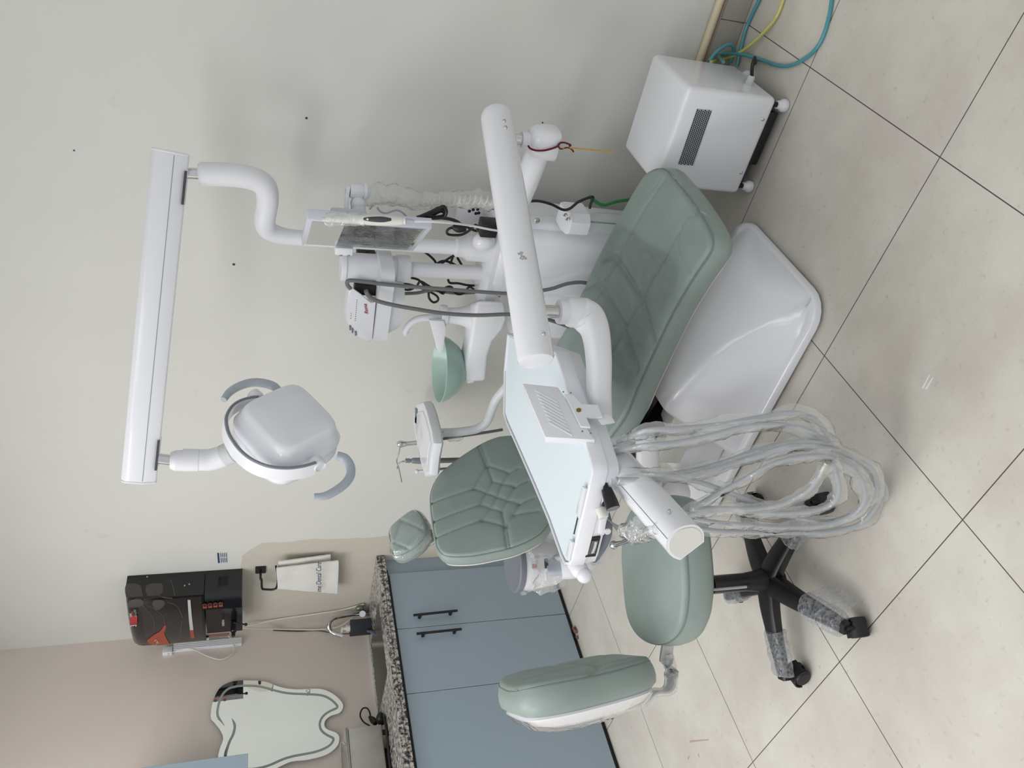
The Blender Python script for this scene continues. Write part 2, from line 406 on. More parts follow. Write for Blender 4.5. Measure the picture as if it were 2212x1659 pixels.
# ================================================================== LEFT-WALL CABINETS
XF = -0.385
cb = thing('base_cabinet', 'blue laminate under-counter cabinet with three doors and black handles', 'cabinet', (-.65, -.2, 0))
c_ = M(); c_.box((-.655, .331, .46), (.52, .018, .87)).box((-.655, -.93, .46), (.52, .018, .87)).box((-.903, -.3, .46), (.016, 1.24, .87)).box((-.655, -.3, .034), (.48, 1.24, .018)).box((-.655, .010, .46), (.48, .016, .85)).box((-.43, -.3, .872), (.06, 1.24, .04)); c_.obj('carcass', BLUE, cb)
M().box((-.405, .375, .46), (.012, .112, .88)).obj('filler_panel', BLUE, cb)
M().box((-.6, -.30, .010), (.42, 1.4, .02)).obj('plinth', BLACK, cb)
M().box((XF-.006, -.29, .8965), (.012, 1.30, .011)).obj('shadow_rail', BLACK, cb)
def door(y0, y1, hy=None):
    d = M().box((XF, (y0+y1)/2, .455), (.018, abs(y0-y1), .866), bev=.0012, seg=1).obj('door', BLUE, cb)
    if hy:
        (a, b) = hy; p, q = ox(*a, XF+.034), ox(*b, XF+.034); e = (q-p)
        h = M().tube([p, q], .0062, 10)
        for t_ in (.15, .85):
            c0 = p+e*t_; h.tube([c0-V((.026, 0, 0)), c0], .0085, 10)
        h.obj('handle', BLACK, d)
door(.331, .0115, ((893, 1329), (988, 1319)))
door(.0085, -.3185, ((900, 1369), (997, 1359)))
door(-.3215, -.92)
# granite worktop with a sink cut-out
GRAN = mat('granite', (150, 146, 142), .25, coat=.3); nt = GRAN.node_tree; b_ = nt.nodes['Principled BSDF']
tc = nt.nodes.new('ShaderNodeTexCoord'); n_ = nt.nodes.new('ShaderNodeTexNoise'); n_.inputs['Scale'].default_value = 60; n_.inputs['Detail'].default_value = 6; n_.inputs['Roughness'].default_value = .7
nt.links.new(tc.outputs['Object'], n_.inputs['Vector']); r_ = nt.nodes.new('ShaderNodeValToRGB'); e = r_.color_ramp.elements
e[0].position = .43; e[0].color = (*lin((44, 42, 44)), 1); e[1].position = .60; e[1].color = (*lin((206, 200, 192)), 1)
x_ = r_.color_ramp.elements.new(.50); x_.color = (*lin((146, 142, 138)), 1)
nt.links.new(n_.outputs['Fac'], r_.inputs[0]); nt.links.new(r_.outputs[0], b_.inputs['Base Color'])
XC = -.352; SX0, SX1, SY0, SY1 = -.86, -.47, -.16, .24
ct = M(); z0, z1 = .904, .945
for (x0, x1, y0, y1) in ((XL+.002, SX0, -1.0, YB-.002), (SX1, XC, -1.0, YB-.002), (SX0, SX1, -1.0, SY0), (SX0, SX1, SY1, YB-.002)):
    ct.box(((x0+x1)/2, (y0+y1)/2, (z0+z1)/2), (x1-x0, y1-y0, z1-z0))
ct = ct.obj('worktop', GRAN)
tag(ct, 'speckled grey granite worktop with a sink cut-out above the blue cabinet', 'worktop')
M().box((XC+.001, -.28, .9245), (.0025, 1.42, .0015)).obj('edge_joint', DGREY, ct)
# basin
bs = thing('sink_basin', 'stainless steel sink bowl let into the granite worktop', 'sink', (-.66, .04, .8))
r1 = rrect((SX0+SX1)/2, (SY0+SY1)/2, (SX1-SX0)/2, (SY1-SY0)/2, .03, .943); r2 = rrect((SX0+SX1)/2, (SY0+SY1)/2, (SX1-SX0)/2-.012, (SY1-SY0)/2-.012, .05, .78)
r3 = rrect((SX0+SX1)/2, (SY0+SY1)/2, .06, .06, .05, .772)
DSTEEL = mat('dull_sink_steel', (136, 132, 124), .4, metal=.6)
M().loft([r1, r2, r3], cap0=False).obj('bowl', DSTEEL, bs, recalc=False)
M().lathe([(.02, .773), (.034, .774), (.034, .776), (.02, .777)], ((SX0+SX1)/2, (SY0+SY1)/2, 0), n=18).obj('drain', STEEL, bs)
# white upstand strip along the left wall
M().box((XL+.004, -.3, .949), (.006, 1.4, .008)).obj('sealant_strip', IVORY, ct)
# ------------------------------------------------ wall cabinet at the picture's edge
wc = thing('wall_cabinet', 'blue laminate wall cabinet hung above the worktop, cut off by the photo edge', 'cabinet', (-.74, -.8, 1.56))
M().box((-.745, -.80, 1.83), (.33, .79, .54), bev=.001, seg=1).obj('carcass', BLUE, wc)
M().box((-.568, -.80, 1.83), (.018, .792, .542), bev=.0012, seg=1).obj('door', BLUE, wc)
# ------------------------------------------------ mirror, tooth shaped, etched line
px_m = [(455, 1548), (461, 1512), (478, 1483), (508, 1471), (545, 1470), (575, 1473), (605, 1484), (640, 1489), (690, 1488), (718, 1498), (737, 1515), (741, 1528), (733, 1540), (715, 1546), (703, 1556), (701, 1568), (708, 1576), (726, 1583), (733, 1594), (728, 1612), (705, 1630), (665, 1641), (630, 1645), (604, 1656), (570, 1672), (520, 1676), (486, 1664), (472, 1640), (474, 1620), (482, 1596), (476, 1578), (464, 1562)]
XM = XL+.022
mo = spline([ox(a, b, XM) for a, b in px_m], 5, True)
mr = thing('tooth_mirror', 'frameless wall mirror cut in the outline of a tooth above the worktop', 'mirror', (XL+.012, -.1, 1.4))
MIR = mat('mirror_silver', (238, 242, 240), .015, metal=1)
M().prism(mo, (-.006, 0, 0)).obj('mirror_glass', MIR, mr)
ETCH = mat('etched_line', (158, 164, 162), .7)
cy = sum(p.y for p in mo)/len(mo); cz = sum(p.z for p in mo)/len(mo)
def inset_loop(ps, d):
    out = []
    for i, p in enumerate(ps):
        t = (ps[(i+2) % len(ps)]-ps[i-2]).normalized(); nr = V((0, t.z, -t.y))
        out.append(p+nr*d)
    return out
for sgn in (1, -1):
    test = inset_loop(mo, sgn*.03)
    if sum((p-V((XM, cy, cz))).length for p in test) < sum((p-V((XM, cy, cz))).length for p in mo): break
il = inset_loop(mo, sgn*.027); il = [sum((il[(i+k) % len(il)] for k in range(-4, 5)), V())/9 for i in range(len(il))]
q0 = min(range(len(il)), key=lambda i: (il[i]-ox(488, 1588, XM)).length)
il = il[q0+4:]+il[:max(0, q0-4)]
def ribbon(ps, w):
    m = M(); A, B = [], []
    for i, p in enumerate(ps):
        t = (ps[min(i+1, len(ps)-1)]-ps[max(i-1, 0)]).normalized(); nr = V((0, t.z, -t.y)); ww = w*min(1, min(i, len(ps)-1-i)/6+.15)
        A.append(p+nr*ww+V((.0008, 0, 0))); B.append(p-nr*ww+V((.0008, 0, 0)))
    m.loft([A, B], closed=False, cap0=False, cap1=False); return m
ribbon(il, .0055).obj('etched_outline', ETCH, mr)
ribbon(spline([ox(a, b, XM) for a, b in ((501, 1552), (507, 1567), (504, 1585), (495, 1604), (488, 1628), (487, 1645))], 6), .006).obj('etched_outline', ETCH, mr)
M().lathe([(.02, 0), (.02, .016)], (XL, cy, cz), (1, 0, 0), 12).obj('standoff', WHITE2, mr)
# ================================================================== WATER PURIFIER
PX0, PX1, PD = -.775, -.388, .135; PZ0, PZ1 = 1.595, 2.105
pu = thing('water_purifier', 'black wall-mounted water purifier with an orange swoosh, high in the corner', 'purifier', (-.58, YB, 1.6))
SMOKE = mat('smoked_plastic', (17, 16, 19), .16, coat=.1)
DARKP = mat('dark_brown_panel', (42, 37, 35), .22, coat=.15)
yf = YB-PD
ring = []
def pface(x): return yf-.03*(1-((x-(PX0+PX1)/2)/((PX1-PX0)/2))**2)
zd = 1.765   # the lower tap housing begins here
bd = M()
def pur_sec(z, top=0):
    f = 1 if z < PZ1-.06 else math.sqrt(max(0, 1-((z-(PZ1-.06))/.06)**2))
    pts = [V((PX1, YB-.002, z)), V((PX0, YB-.002, z))]
    for i in range(13):
        x = PX0+(PX1-PX0)*i/12; pts.append(V((x, YB-(YB-pface(x))*(.62+.38*f), z)))
    return pts
bd.loft([pur_sec(z) for z in (zd, 1.9, 2.03, PZ1-.05, PZ1-.03, PZ1-.015, PZ1-.005, PZ1)]); bd.obj('body', SMOKE, pu)
lo = M(); lo.loft([[V((PX1, YB-.002, z)), V((PX0+.04, YB-.002, z)), V((PX0+.04, yf+.012, z)), V((PX1-.11, yf+.004, z)), V((PX1-.10, yf-.02, z)), V((PX1-.02, yf-.008, z)), V((PX1, yf+.01, z))] for z in (PZ0, zd-.003)])
lo.obj('tap_housing', SMOKE, pu)
FY = lambda px, py, d=.001: oy(px, py, yf-.024-d)
# brown translucent front sheet, faint filter cartridges behind it, swoosh and badges
def panel(pxs, m_, nm, d=.0, th=.0012, k=6, closed=True, par=None):
    b = bmesh.new(); ps = [oy(a, c, yf-.02) for a, c in pxs]; ps = spline(ps, k, True) if k else ps
    f = b.faces.new([b.verts.new(p) for p in ps]); bmesh.ops.triangulate(b, faces=[f])
    for _ in range(2): bmesh.ops.subdivide_edges(b, edges=b.edges[:], cuts=1, use_grid_fill=True)
    r = bmesh.ops.extrude_face_region(b, geom=b.faces[:]); up_ = [v for v in r['geom'] if isinstance(v, bmesh.types.BMVert)]
    s_ = set(up_)
    for v in b.verts: v.co.y = pface(v.co.x)-.0006-d-(th if v in s_ else 0)
    m = M(); m._merge(b); return m.obj(nm, m_, par or pu)
def _old_panel(pxs, m_, nm, d=.0, th=.0012, k=6, closed=True, par=None):
    return M().prism([(lambda q: V((q.x, pface(q.x)-.0006-d, q.z)))(oy(a, b, yf-.02)) for a, b in pxs] if k == 0 else [(lambda q: V((q.x, pface(q.x)-.0006-d, q.z)))(p) for p in spline([oy(a, b, yf-.02) for a, b in pxs], k, True)], (0, -th, 0)).obj(nm, m_, par or pu)
def curved_panel(x0, x1, za, zb, m_, nm, d=.0006):
    A = [V((x0+(x1-x0)*i/10, pface(x0+(x1-x0)*i/10)-d, za)) for i in range(11)]; B = [p+V((0, 0, zb-za)) for p in A]
    m = M(); m.loft([A, B, [p+V((0, .0004, 0)) for p in B], [p+V((0, .0004, 0)) for p in A]], closed=False, cap0=False, cap1=False); return m.obj(nm, m_, pu)
curved_panel(PX0+.004, PX1-.01, zd+.01, PZ1-.07, DARKP, 'front_sheet')
ORNG = mat('orange_print', (160, 70, 44), .4)
panel([(318, 1385), (330, 1370), (347, 1358), (356, 1346), (359, 1350), (354, 1366), (349, 1384), (355, 1393), (368, 1397), (348, 1401), (330, 1399)], ORNG, 'swoosh', .0012)
FILT = mat('filter_ghost', (70, 65, 62), .35)
def side_panel(pxs, m_, nm):
    return M().prism([(lambda q: V((PX1+.0004, min(YB-.004, max(yf+.012, q.y)), q.z)))(p) for p in spline([ox(a, b, PX1) for a, b in pxs], 4, True)], (.0008, 0, 0)).obj(nm, m_, pu)
side_panel(((272, 1264), (300, 1263), (307, 1280), (306, 1293), (276, 1296)), FILT, 'cartridge')
side_panel(((318, 1264), (346, 1260), (352, 1268), (348, 1284), (326, 1290), (316, 1282)), FILT, 'cartridge')
side_panel(((386, 1290), (395, 1289), (396, 1299), (387, 1300)), FILT, 'cartridge')
panel([(280, 1304), (304, 1302), (309, 1309), (298, 1314), (278, 1314)], FILT, 'cartridge', .0008)
panel([(332, 1303), (350, 1302), (356, 1308), (342, 1318), (330, 1312)], FILT, 'cartridge', .0008)
for a in ([(304, 1308), (330, 1330), (336, 1356)], [(318, 1310), (350, 1326), (358, 1348)], [(362, 1305), (384, 1312), (396, 1332)], [(394, 1336), (388, 1372)]):
    M().tube([V((q.x, pface(q.x)-.0008, q.z)) for q in spline([oy(*p, yf-.02) for p in a], 6)], .0022, 6).obj('inner_tube', FILT, pu)
M().tube([ox(a, b, PX1+.001) for a, b in ((318, 1264), (346, 1288), (372, 1292))], .0022, 6, 5).tube([ox(a, b, PX1+.001) for a, b in ((368, 1252), (372, 1262), (378, 1286))], .0022, 6, 5).obj('inner_tube', FILT, pu)
strip = [(405, 1300), (411, 1300), (413.5, 1319), (416, 1338), (418.5, 1358), (421, 1377), (413, 1379), (411, 1360), (409, 1340), (407, 1320)]
panel(strip, mat('steel_strip', (188, 190, 186), .25), 'trim_strip', .002, .002, 0)
panel([(411, 1357), (418, 1356), (420.8, 1376.5), (413.2, 1378.5)], ORNG, 'strip_badge', .0045, .001, 0)
def on_front(px, py, d): 
    q = oy(px, py, yf-.02); return V((q.x, pface(q.x)-d, q.z))
ex = V((1, 0, 0)); ez = V((0, 0, 1))
panel([(281, 1328), (297, 1328), (297, 1346), (281, 1346)], LOGO_R, 'badge_square', .002, .001, 0)
text('badge_text', '3', .036, on_front(296, 1345, .012), ex, ez, LABELM, pu)
M().tube([on_front(a, b_, .006) for a, b_ in ((337, 1398), (339, 1392), (343, 1390), (341, 1386), (338, 1389), (340, 1383), (336, 1380), (334, 1384), (338, 1378))], .0009, 6, 4).obj('script_mark', LABELM, pu)
for i, (s_, c_) in enumerate((('ZINC', LABELM), ('COPPER', LOGO_R), ('ALKALINE', mat('green_print', (120, 160, 136), .5)))):
    text('badge_text', s_, .013, on_front(286+5.2*i, 1327, .012), ex, ez, c_, pu)
for i in range(4):
    c0 = oy(443+11.5*i, 1305-1.2*i, yf-.012); x0, z0_ = c0.x, c0.z; yy = yf-.0215
    ic = M().prism([V((x0-.019, yy, z0_+.010)), V((x0-.019, yy, z0_-.008)), V((x0+.012, yy, z0_-.008)), V((x0+.019, yy, z0_+.001)), V((x0+.012, yy, z0_+.010))], (0, -.001, 0)).obj('filter_icon', ORNG, pu)
    M().prism([V((x0-.007, yy-.001, z0_+.008)), V((x0-.007, yy-.001, z0_-.006)), V((x0+.011, yy-.001, z0_-.006)), V((x0+.016, yy-.001, z0_+.001)), V((x0+.011, yy-.001, z0_+.008))], (0, -.0008, 0)).obj('icon_face', SMOKE, ic)
text('badge_text', 'ONEVA', .016, oy(485, 1352, yf-.012), ex, ez, LABELM, pu)
M().box(oy(447, 1378, yf+.009), (.035, .002, .018)).obj('feature_label', LABELM, pu)
M().box(oy(470, 1372, yf+.009), (.022, .002, .11)).obj('feature_label', mat('feature_print', (126, 92, 82), .5), pu)
tp = M().lathe([(.014, 0), (.014, .05), (.009, .055), (.009, .075)], oy(505, 1345, yf+.004), (0, -1, 0), 14).obj('tap', BLACK, pu)
M().tube([oy(505, 1345, yf-.055), oy(516, 1347, yf-.062), oy(530, 1349, yf-.066)], .004, 8).sphere(oy(531, 1349, yf-.066), .008, 10).obj('tap_lever', BLACK, tp)
for px, py in ((318, 1246), (399, 1265), (409, 1262)):
    M().sphere(ox(px, py, PX1+.001), .004, 8).obj('screw', STEEL, pu)
# socket board on the left wall just behind it
ad = thing('power_strip', 'white ribbed socket board on the beige wall behind the water purifier', 'socket board', (XL, .33, 1.75))
b0 = M()
for i in range(4): b0.box((XL+.012, .335+.010*i, 1.765), (.024, .0094, .33), bev=.002, seg=1)
b0.obj('housing', WHITE2, ad)
M().box((XL+.015, .333, 1.955), (.03, .035, .045), bev=.003).obj('plug', WHITE2, ad)
t = tag(M().tube([ox(a, b, XL+.02) for a, b in ((362, 1414), (385, 1404), (415, 1402), (450, 1418), (480, 1424), (505, 1408), (502, 1385), (492, 1372))], .0035, 8, 6).obj('adapter_cable', WCABLE), 'white cable looping below the socket board on the beige wall', 'cable')
# feed tubes down to the counter
tag(M().tube([oy(526, 1356, YB-.08), ox(600, 1359, XL+.012), ox(690, 1360, XL+.012), ox(735, 1352, XL+.02), oy(762, 1333, YB-.02), oy(778, 1318, YB-.008)], .004, 8, 6).obj('water_tube', WCABLE), 'white water tube hanging straight down the wall from the purifier', 'tube')
tag(M().tube([oy(526, 1354, YB-.04), oy(600, 1338, YB-.01), oy(690, 1325, YB-.01), oy(740, 1317, YB-.01), oy(786, 1305, YB-.012)], .004, 8, 6).obj('water_tube', WCABLE), 'white water tube slanting away toward the tap below the purifier', 'tube')
tag(M().tube([ox(590, 1361.5, XL+.004), ox(640, 1363.5, XL+.004), ox(690, 1362.5, XL+.004), ox(722, 1369, XL+.03), oy(757, 1369, .30)], .0026, 6, 6).obj('thin_cable', BLACK), 'thin black cable on the wall beside the white water tube', 'cable')
# ------------------------------------------------ paper label
lb = thing('wall_label', 'small printed paper label stuck on the wall beside the purifier', 'label', (-.3, YB, 1.68))
a, b, c, d = [oy(*q, YB-.0012) for q in ((468.5, 1194), (491.5, 1193), (492, 1216), (470.5, 1217))]
M().prism([a, b, c, d], (0, .0010, 0)).obj('paper', LABELM, lb)
def lq(u, v): return a+(b-a)*u+(d-a)*v+V((0, -.0003, 0))
M().prism([lq(.02, .02), lq(.2, .02), lq(.2, .97), lq(.02, .97)], (0, -.0003, 0)).obj('printed_band', INK, lb)
pr = M()
for r in range(4):
    for s0, s1 in ((.06, .42), (.5, .92)):
        u = .32+.17*r; pr.prism([lq(u, s0), lq(u+.07, s0), lq(u+.07, s1), lq(u, s1)], (0, -.0003, 0))
pr.obj('printed_lines', INK, lb)
# ------------------------------------------------ towel on its black hook
hk = thing('towel_hook', 'black square-plate towel hook on the wall under the purifier', 'hook', (-.43, YB, 1.5))
hc = oy(563, 1231, YB-.005); M().box(hc, (.05, .010, .05), bev=.003).obj('wall_plate', BLACK, hk)
hp = [hc+V((0, -.004, 0)), hc+V((0, -.055, .0)), oy(565, 1252, YB-.06), oy(566, 1270, YB-.06), oy(572, 1273, YB-.06), oy(596, 1271, YB-.06), oy(600, 1245, YB-.062), oy(596, 1223, YB-.06)]
M().tube(hp, .0055, 8, 4).obj('rail', BLACK, hk)
tw = thing('hand_towel', 'white terry hand towel with blue lettering folded over the black hook', 'towel', (-.42, YB-.06, 1.3))
def cloth(pxs, y0, y1, nu, nv, fold, seed):
    """a hanging cloth panel bounded by four pixels, with soft folds and real thickness"""
    A, B, C, D = pxs; front, back = [], []
    for i in range(nv+1):
        v = i/nv; rf, rb = [], []
        for j in range(nu+1):
            u = j/nu
            px = (A[0]*(1-u)+B[0]*u)*(1-v)+(D[0]*(1-u)+C[0]*u)*v; py = (A[1]*(1-u)+B[1]*u)*(1-v)+(D[1]*(1-u)+C[1]*u)*v
            y = y0+(y1-y0)*v+fold*math.sin(u*5+seed)*(.3+v)*.5+fold*.5*noise.noise(V((u*3, v*4, seed)))
            q = oy(px, py, y); rf.append(q); rb.append(q+V((0, .006, 0)))
        front.append(rf+rb[::-1])
    m = M(); m.loft(front); return m
cloth(((597, 1228), (600, 1272), (728, 1283), (731, 1212)), YB-.072, YB-.060, 26, 30, .010, .4).jitter(.0012, 120).obj('front_fold', TOWEL, tw)
cloth(((601, 1214), (600, 1262), (716, 1262), (714, 1199)), YB-.050, YB-.030, 20, 26, .008, 2.2).jitter(.0012, 120).obj('back_fold', TOWEL, tw)
M().tube([oy(730.5, 1213, YB-.064), oy(730, 1240, YB-.072), oy(728, 1282, YB-.066)], .003, 6, 4).obj('hem', mat('pale_blue_hem', (206, 222, 234), .9), tw)
tx = oy(694, 1279, YB-.089); tx2 = oy(694, 1216, YB-.089)
text('embroidery', 'ime Dental Care', .0365, tx, (tx2-tx), (0, 0, 1), INK, tw, shear=.2)
# ------------------------------------------------ tap, soap holder, brush handle
fc = thing('sink_tap', 'chrome swan-neck tap on the wall over the sink', 'tap', (-.8, .41, .98))
M().tube([oy(a, b, y) for a, b, y in ((787, 1326, .40), (760, 1328, .392), (727, 1334, .37), (714, 1341, .345), (710, 1352, .32), (714, 1363, .30), (723, 1369, .285), (740, 1374, .27))], .0118, 14, 6).obj('spout', CHROME, fc)
M().tube([oy(783, 1326, YB-.004), oy(783, 1326, .375)], .017, 14).tube([oy(800, 1327, .40), oy(776, 1326, .40)], .012, 12).obj('valve_body', CHROME, fc)
M().sphere(oy(777, 1314, .405), .02, 12, (1, .8, 1.2)).obj('tap_knob', mat('clear_knob', (128, 124, 118), .25, metal=.6), fc)
so = thing('soap_dispenser', 'square dark soap dispenser with a white pump behind the sink', 'dispenser', (-.80, .3, .945))
bx = (oy(756, 1355, .30)+oy(799, 1355, .30))/2; hgt = oy(756, 1355, .30).z-.9455
bc = V((bx.x, .30, .9455+hgt/2)); M().box(bc, (.085, .05, hgt), bev=.003).obj('body', mat('slate_plastic', (46, 49, 58), .6, bump=.4, bump_scale=300), so)
top = bc+V((0, 0, hgt/2)); M().lathe([(.018, 0), (.018, .02), (.008, .022), (.008, .035), (.012, .036), (.012, .045)], top, n=14).box(top+V((-.012, -.01, .042)), (.035, .014, .010), bev=.003).obj('pump', IVORY, so)
tag(M().tube([bc+V((.006, -.03, -.035)), bc+V((.055, -.07, -.052)), bc+V((.12, -.13, -.058))], .007, 10, 4).obj('brush_handle', mat('slate_blue_plastic', (92, 100, 122), .4)), 'slate-blue brush handle leaning from the soap dispenser over the sink', 'brush')
# ------------------------------------------------ steel box steriliser on the worktop
st = thing('steel_cabinet_box', 'pale steel steriliser box standing on the worktop, cut off by the photo edge', 'steriliser', (-.76, -.5, .945))
sy0 = -.300; M().box((-.785, sy0-.15, 1.045), (.235, .30, .155), bev=.004).obj('case', STEEL, st)
M().box((-.785, sy0-.15, 1.1265), (.245, .312, .006), bev=.002, seg=1).obj('lid_rim', STEEL, st)
M().box((-.785, sy0-.15, 1.1325), (.241, .308, .006), bev=.002, seg=1).obj('lid', STEEL, st)
M().tube([(-.70, sy0-.06, 1.136), (-.70, sy0-.06, 1.158), (-.70, sy0-.25, 1.158), (-.70, sy0-.25, 1.136)], .005, 8, 3).obj('lid_handle', STEEL, st)
for y in (sy0-.03, sy0-.27):
    for x in (-.88, -.69): M().lathe([(.012, 0), (.012, .022)], (x, y, .9455), n=12).obj('foot', BLACK, st)
pl = thing('black_plug_lead', 'black power lead and plugs lying on the worktop by the steel box', 'cable', (-.66, -.3, .945))
M().tube([V((-.665, -.60, .951)), V((-.655, -.46, .952)), V((-.645, -.36, .951)), V((-.655, -.28, .953)), V((-.69, -.245, .953)), V((-.70, -.25, .966))], .0065, 8, 6).obj('lead', BLACK, pl)
M().tube([ox(a, b, -.80) for a, b in ((799, 1568), (785, 1559), (778, 1545), (783, 1531), (793, 1530), (799, 1540), (800, 1549))], .004, 8, 6).obj('lead', BLACK, pl)
M().tube([V((-.72, -.275, .957)), V((-.70, -.255, .966)), V((-.685, -.235, .962))], [.016, .020, .010], 10, 4).obj('plug', BLACK, pl)
M().tube([ox(798, 1548, -.80), ox(806, 1556, -.79), ox(812, 1562, -.78)], [.007, .016, .013], 10, 4).obj('plug', BLACK, pl)
for dx in (0, .012): M().tube([V((-.683+dx*.4, -.236+dx, .962)), V((-.670+dx*.4, -.228+dx, .962))], .0028, 8).obj('plug_pin', CHROME, pl)
# ceiling corner fitting at the far edge of the photo
# ================================================================== DENTAL CHAIR
CX = V((1.47, 0, .49))
sa = V((1, 0, -.117)).normalized(); sn = V((.117, 0, 1)).normalized(); sb = sn.cross(sa)   # seat frame
SP = lambda px, py: op(px, py, CX, sn)
ch = thing('dental_chair', 'sage green reclining dental chair with a white moulded base, film over its seat', 'dental chair', (1.5, -.25, 0))
def s2(pxs): return [((SP(*p)-CX).dot(sa), (SP(*p)-CX).dot(sb)) for p in pxs]
seat_px = [(1436, 368), (1470, 408), (1505, 458), (1528, 500), (1533, 525), (1526, 548), (1490, 602), (1440, 690), (1375, 830), (1345, 900)]
ol = s2(seat_px)+[(-.12, -.48), (-.28, -.46), (-.42, -.44), (-.46, -.24), (-.42, .03), (-.2, .05)]+s2([(1225, 702), (1240, 665), (1290, 556), (1345, 452), (1385, 384), (1403, 368), (1418, 364)])
L1 = s2([(1436, 388), (1395, 455), (1352, 530), (1340, 560), (1280, 668), (1238, 745)])
L2 = s2([(1475, 492), (1440, 560), (1400, 630), (1382, 665), (1330, 755), (1290, 840)])
Vg = s2([(1308, 558), (1328, 556), (1346, 574), (1370, 612), (1395, 655), (1402, 690), (1412, 738)])
Vg2 = s2([(1264, 622), (1290, 612), (1312, 632), (1333, 668), (1352, 705), (1368, 760), (1378, 800)])
c1 = s2([(1506, 466), (1488, 470), (1474, 492), (1471, 525), (1477, 558), (1492, 592)])
c2 = s2([(1426, 392), (1412, 412), (1390, 426), (1372, 424)])
def dbl(pl, d, w, off=.006): return [([(x+off, y) for x, y in pl], d, w), ([(x-off, y) for x, y in pl], d, w)]
seams = [(L1, .0042, .004), (L2, .0042, .004), (L1, .002, .014), (L2, .002, .014), (c1, .003, .0035), (c2, .002, .0035)]+dbl(Vg, .0055, .004)+dbl(Vg2, .0055, .004)+[(Vg, .004, .018), (Vg2, .004, .018)]
m, loop, hs, low = cushion(ol, CX, sa, sb, sn, .070, .012, .012, seams, 200, 90, .009)
seat = m.obj('seat', GREEN, ch, 60)
add_piping(loop, .003, GREEND, seat)
# white under-shell, dark frame
lc = sum(low, V())/len(low); M().loft([[p+(lc-p)*.03-sn*.001 for p in low[::3]], [p+(lc-p)*.07-sn*.016 for p in low[::3]], [p+(lc-p)*.3-sn*.035 for p in low[::3]]]).obj('seat_shell', IVORY, ch)
M().box(CX-sa*.10-sn*.15+sb*-.22, (.26, .26, .12), (sa, sb, sn)).obj('seat_frame', STEELB, ch)
# clear protective film on the seat
fo = s2([(1330, 486), (1350, 488), (1375, 504), (1398, 522), (1440, 545), (1470, 570), (1468, 610), (1440, 668), (1404, 735), (1380, 800), (1362, 842), (1330, 828), (1300, 790), (1275, 735), (1258, 690), (1262, 640), (1290, 566), (1322, 500)])
q_ = [(a, b) for a, b, _ in [tuple(v) for v in spline([(a, b, 0) for a, b in fo], 6, True)]]
fm = M(); NA, NB = 90, 50; a0, a1 = min(p[0] for p in q_), max(p[0] for p in q_); rows = []
for i in range(NA):
    a = a0+(a1-a0)*(.01+.98*i/(NA-1)); xs = []
    for k in range(len(q_)):
        p, r = q_[k], q_[(k+1) % len(q_)]
        if (p[0] <= a < r[0]) or (r[0] <= a < p[0]): xs.append(p[1]+(r[1]-p[1])*(a-p[0])/(r[0]-p[0]))
    b0, b1 = min(xs), max(xs); row = []
    for j in range(NB):
        b = b0+(b1-b0)*j/(NB-1); w = .004*noise.noise(V((a*26, b*22, 3)))+.0045*noise.noise(V((a*55+b*22, b*44, 8)))
        row.append(CX+sa*a+sb*b+sn*(max(hs(a, b), .006)+.0035+abs(w)*1.6))
    rows.append(row)
fm.loft(rows, closed=False, cap0=False, cap1=False); fm.obj('film_cover', FILM, seat, 80)
# film band round the foot end
fe = M(); ep = [SP(*p) for p in ((1441, 384), (1462, 412), (1490, 450), (1507, 470))]
A = [p+sa*.0115-sn*.006 for p in spline(ep, 6)]; fe.loft([A, [p-sn*.03+sa*.002 for p in A], [p-sn*.058 for p in A]], closed=False, cap0=False, cap1=False).jitter(.003, 50).obj('film_band', WRAP2, seat)
# ---- backrest
BO = V((.92, 0, .5)); bn = V((1, 0, .35)).normalized(); ba = V((-.35, 0, 1)).normalized(); bb_ = V((0, 1, 0))
BP = lambda px, py: op(px, py, BO, bn)
def b2(pxs): return [((BP(*p)-BO).dot(ba), (BP(*p)-BO).dot(bb_)) for p in pxs]
back_px = [(930, 1092), (935, 1130), (940, 1165), (948, 1187), (967, 1199), (1014, 1199), (1060, 1191), (1113, 1178), (1164, 1152)]
ob = b2(back_px)+[(.04, -.40), (-.05, -.34), (-.08, -.22), (-.05, -.08), (.03, -.0), (.09, .03)]+b2([(1092, 940), (1076, 942), (1049, 952), (1014, 972), (980, 996), (948, 1024), (931, 1058)])
def zz(pts): return b2([(820+x*.22905, 900+y*.22905) for x, y in pts])
lines = [
 [(925, 270), (1010, 480)], [(950, 265), (1025, 470)], [(1015, 480), (890, 695)], [(890, 695), (495, 815)], [(1020, 475), (1225, 545), (1320, 500)],
 [(1020, 490), (1070, 630), (950, 845), (505, 990)], [(895, 695), (1160, 790), (1320, 835)], [(1075, 630), (1280, 675)], [(950, 845), (1155, 910), (1185, 1040)],
 [(1225, 545), (1160, 655), (1110, 780), (1050, 880), (965, 990)], [(1280, 675), (1210, 800), (1155, 910)], [(1320, 835), (1270, 940), (1190, 1040)],
 [(1280, 675), (1400, 620)], [(1320, 835), (1460, 780)], [(965, 990), (530, 1140)], [(965, 990), (1175, 1040)], [(1175, 1040), (1200, 1235)], [(1200, 1040), (1230, 1225)], [(1260, 940), (1500, 900)]]
sm_ = []
for i, l in enumerate(lines):
    z_ = zz(l); sm_.append((z_, .0042, .0036)); sm_.append((z_, .0022, .011))
m, loop, hb, low = cushion(ob, BO, ba, bb_, bn, .052, .014, .010, sm_, 190, 150, .008)
bk = m.obj('backrest', GREEN, ch, 60); add_piping(loop, .0028, GREEND, bk)
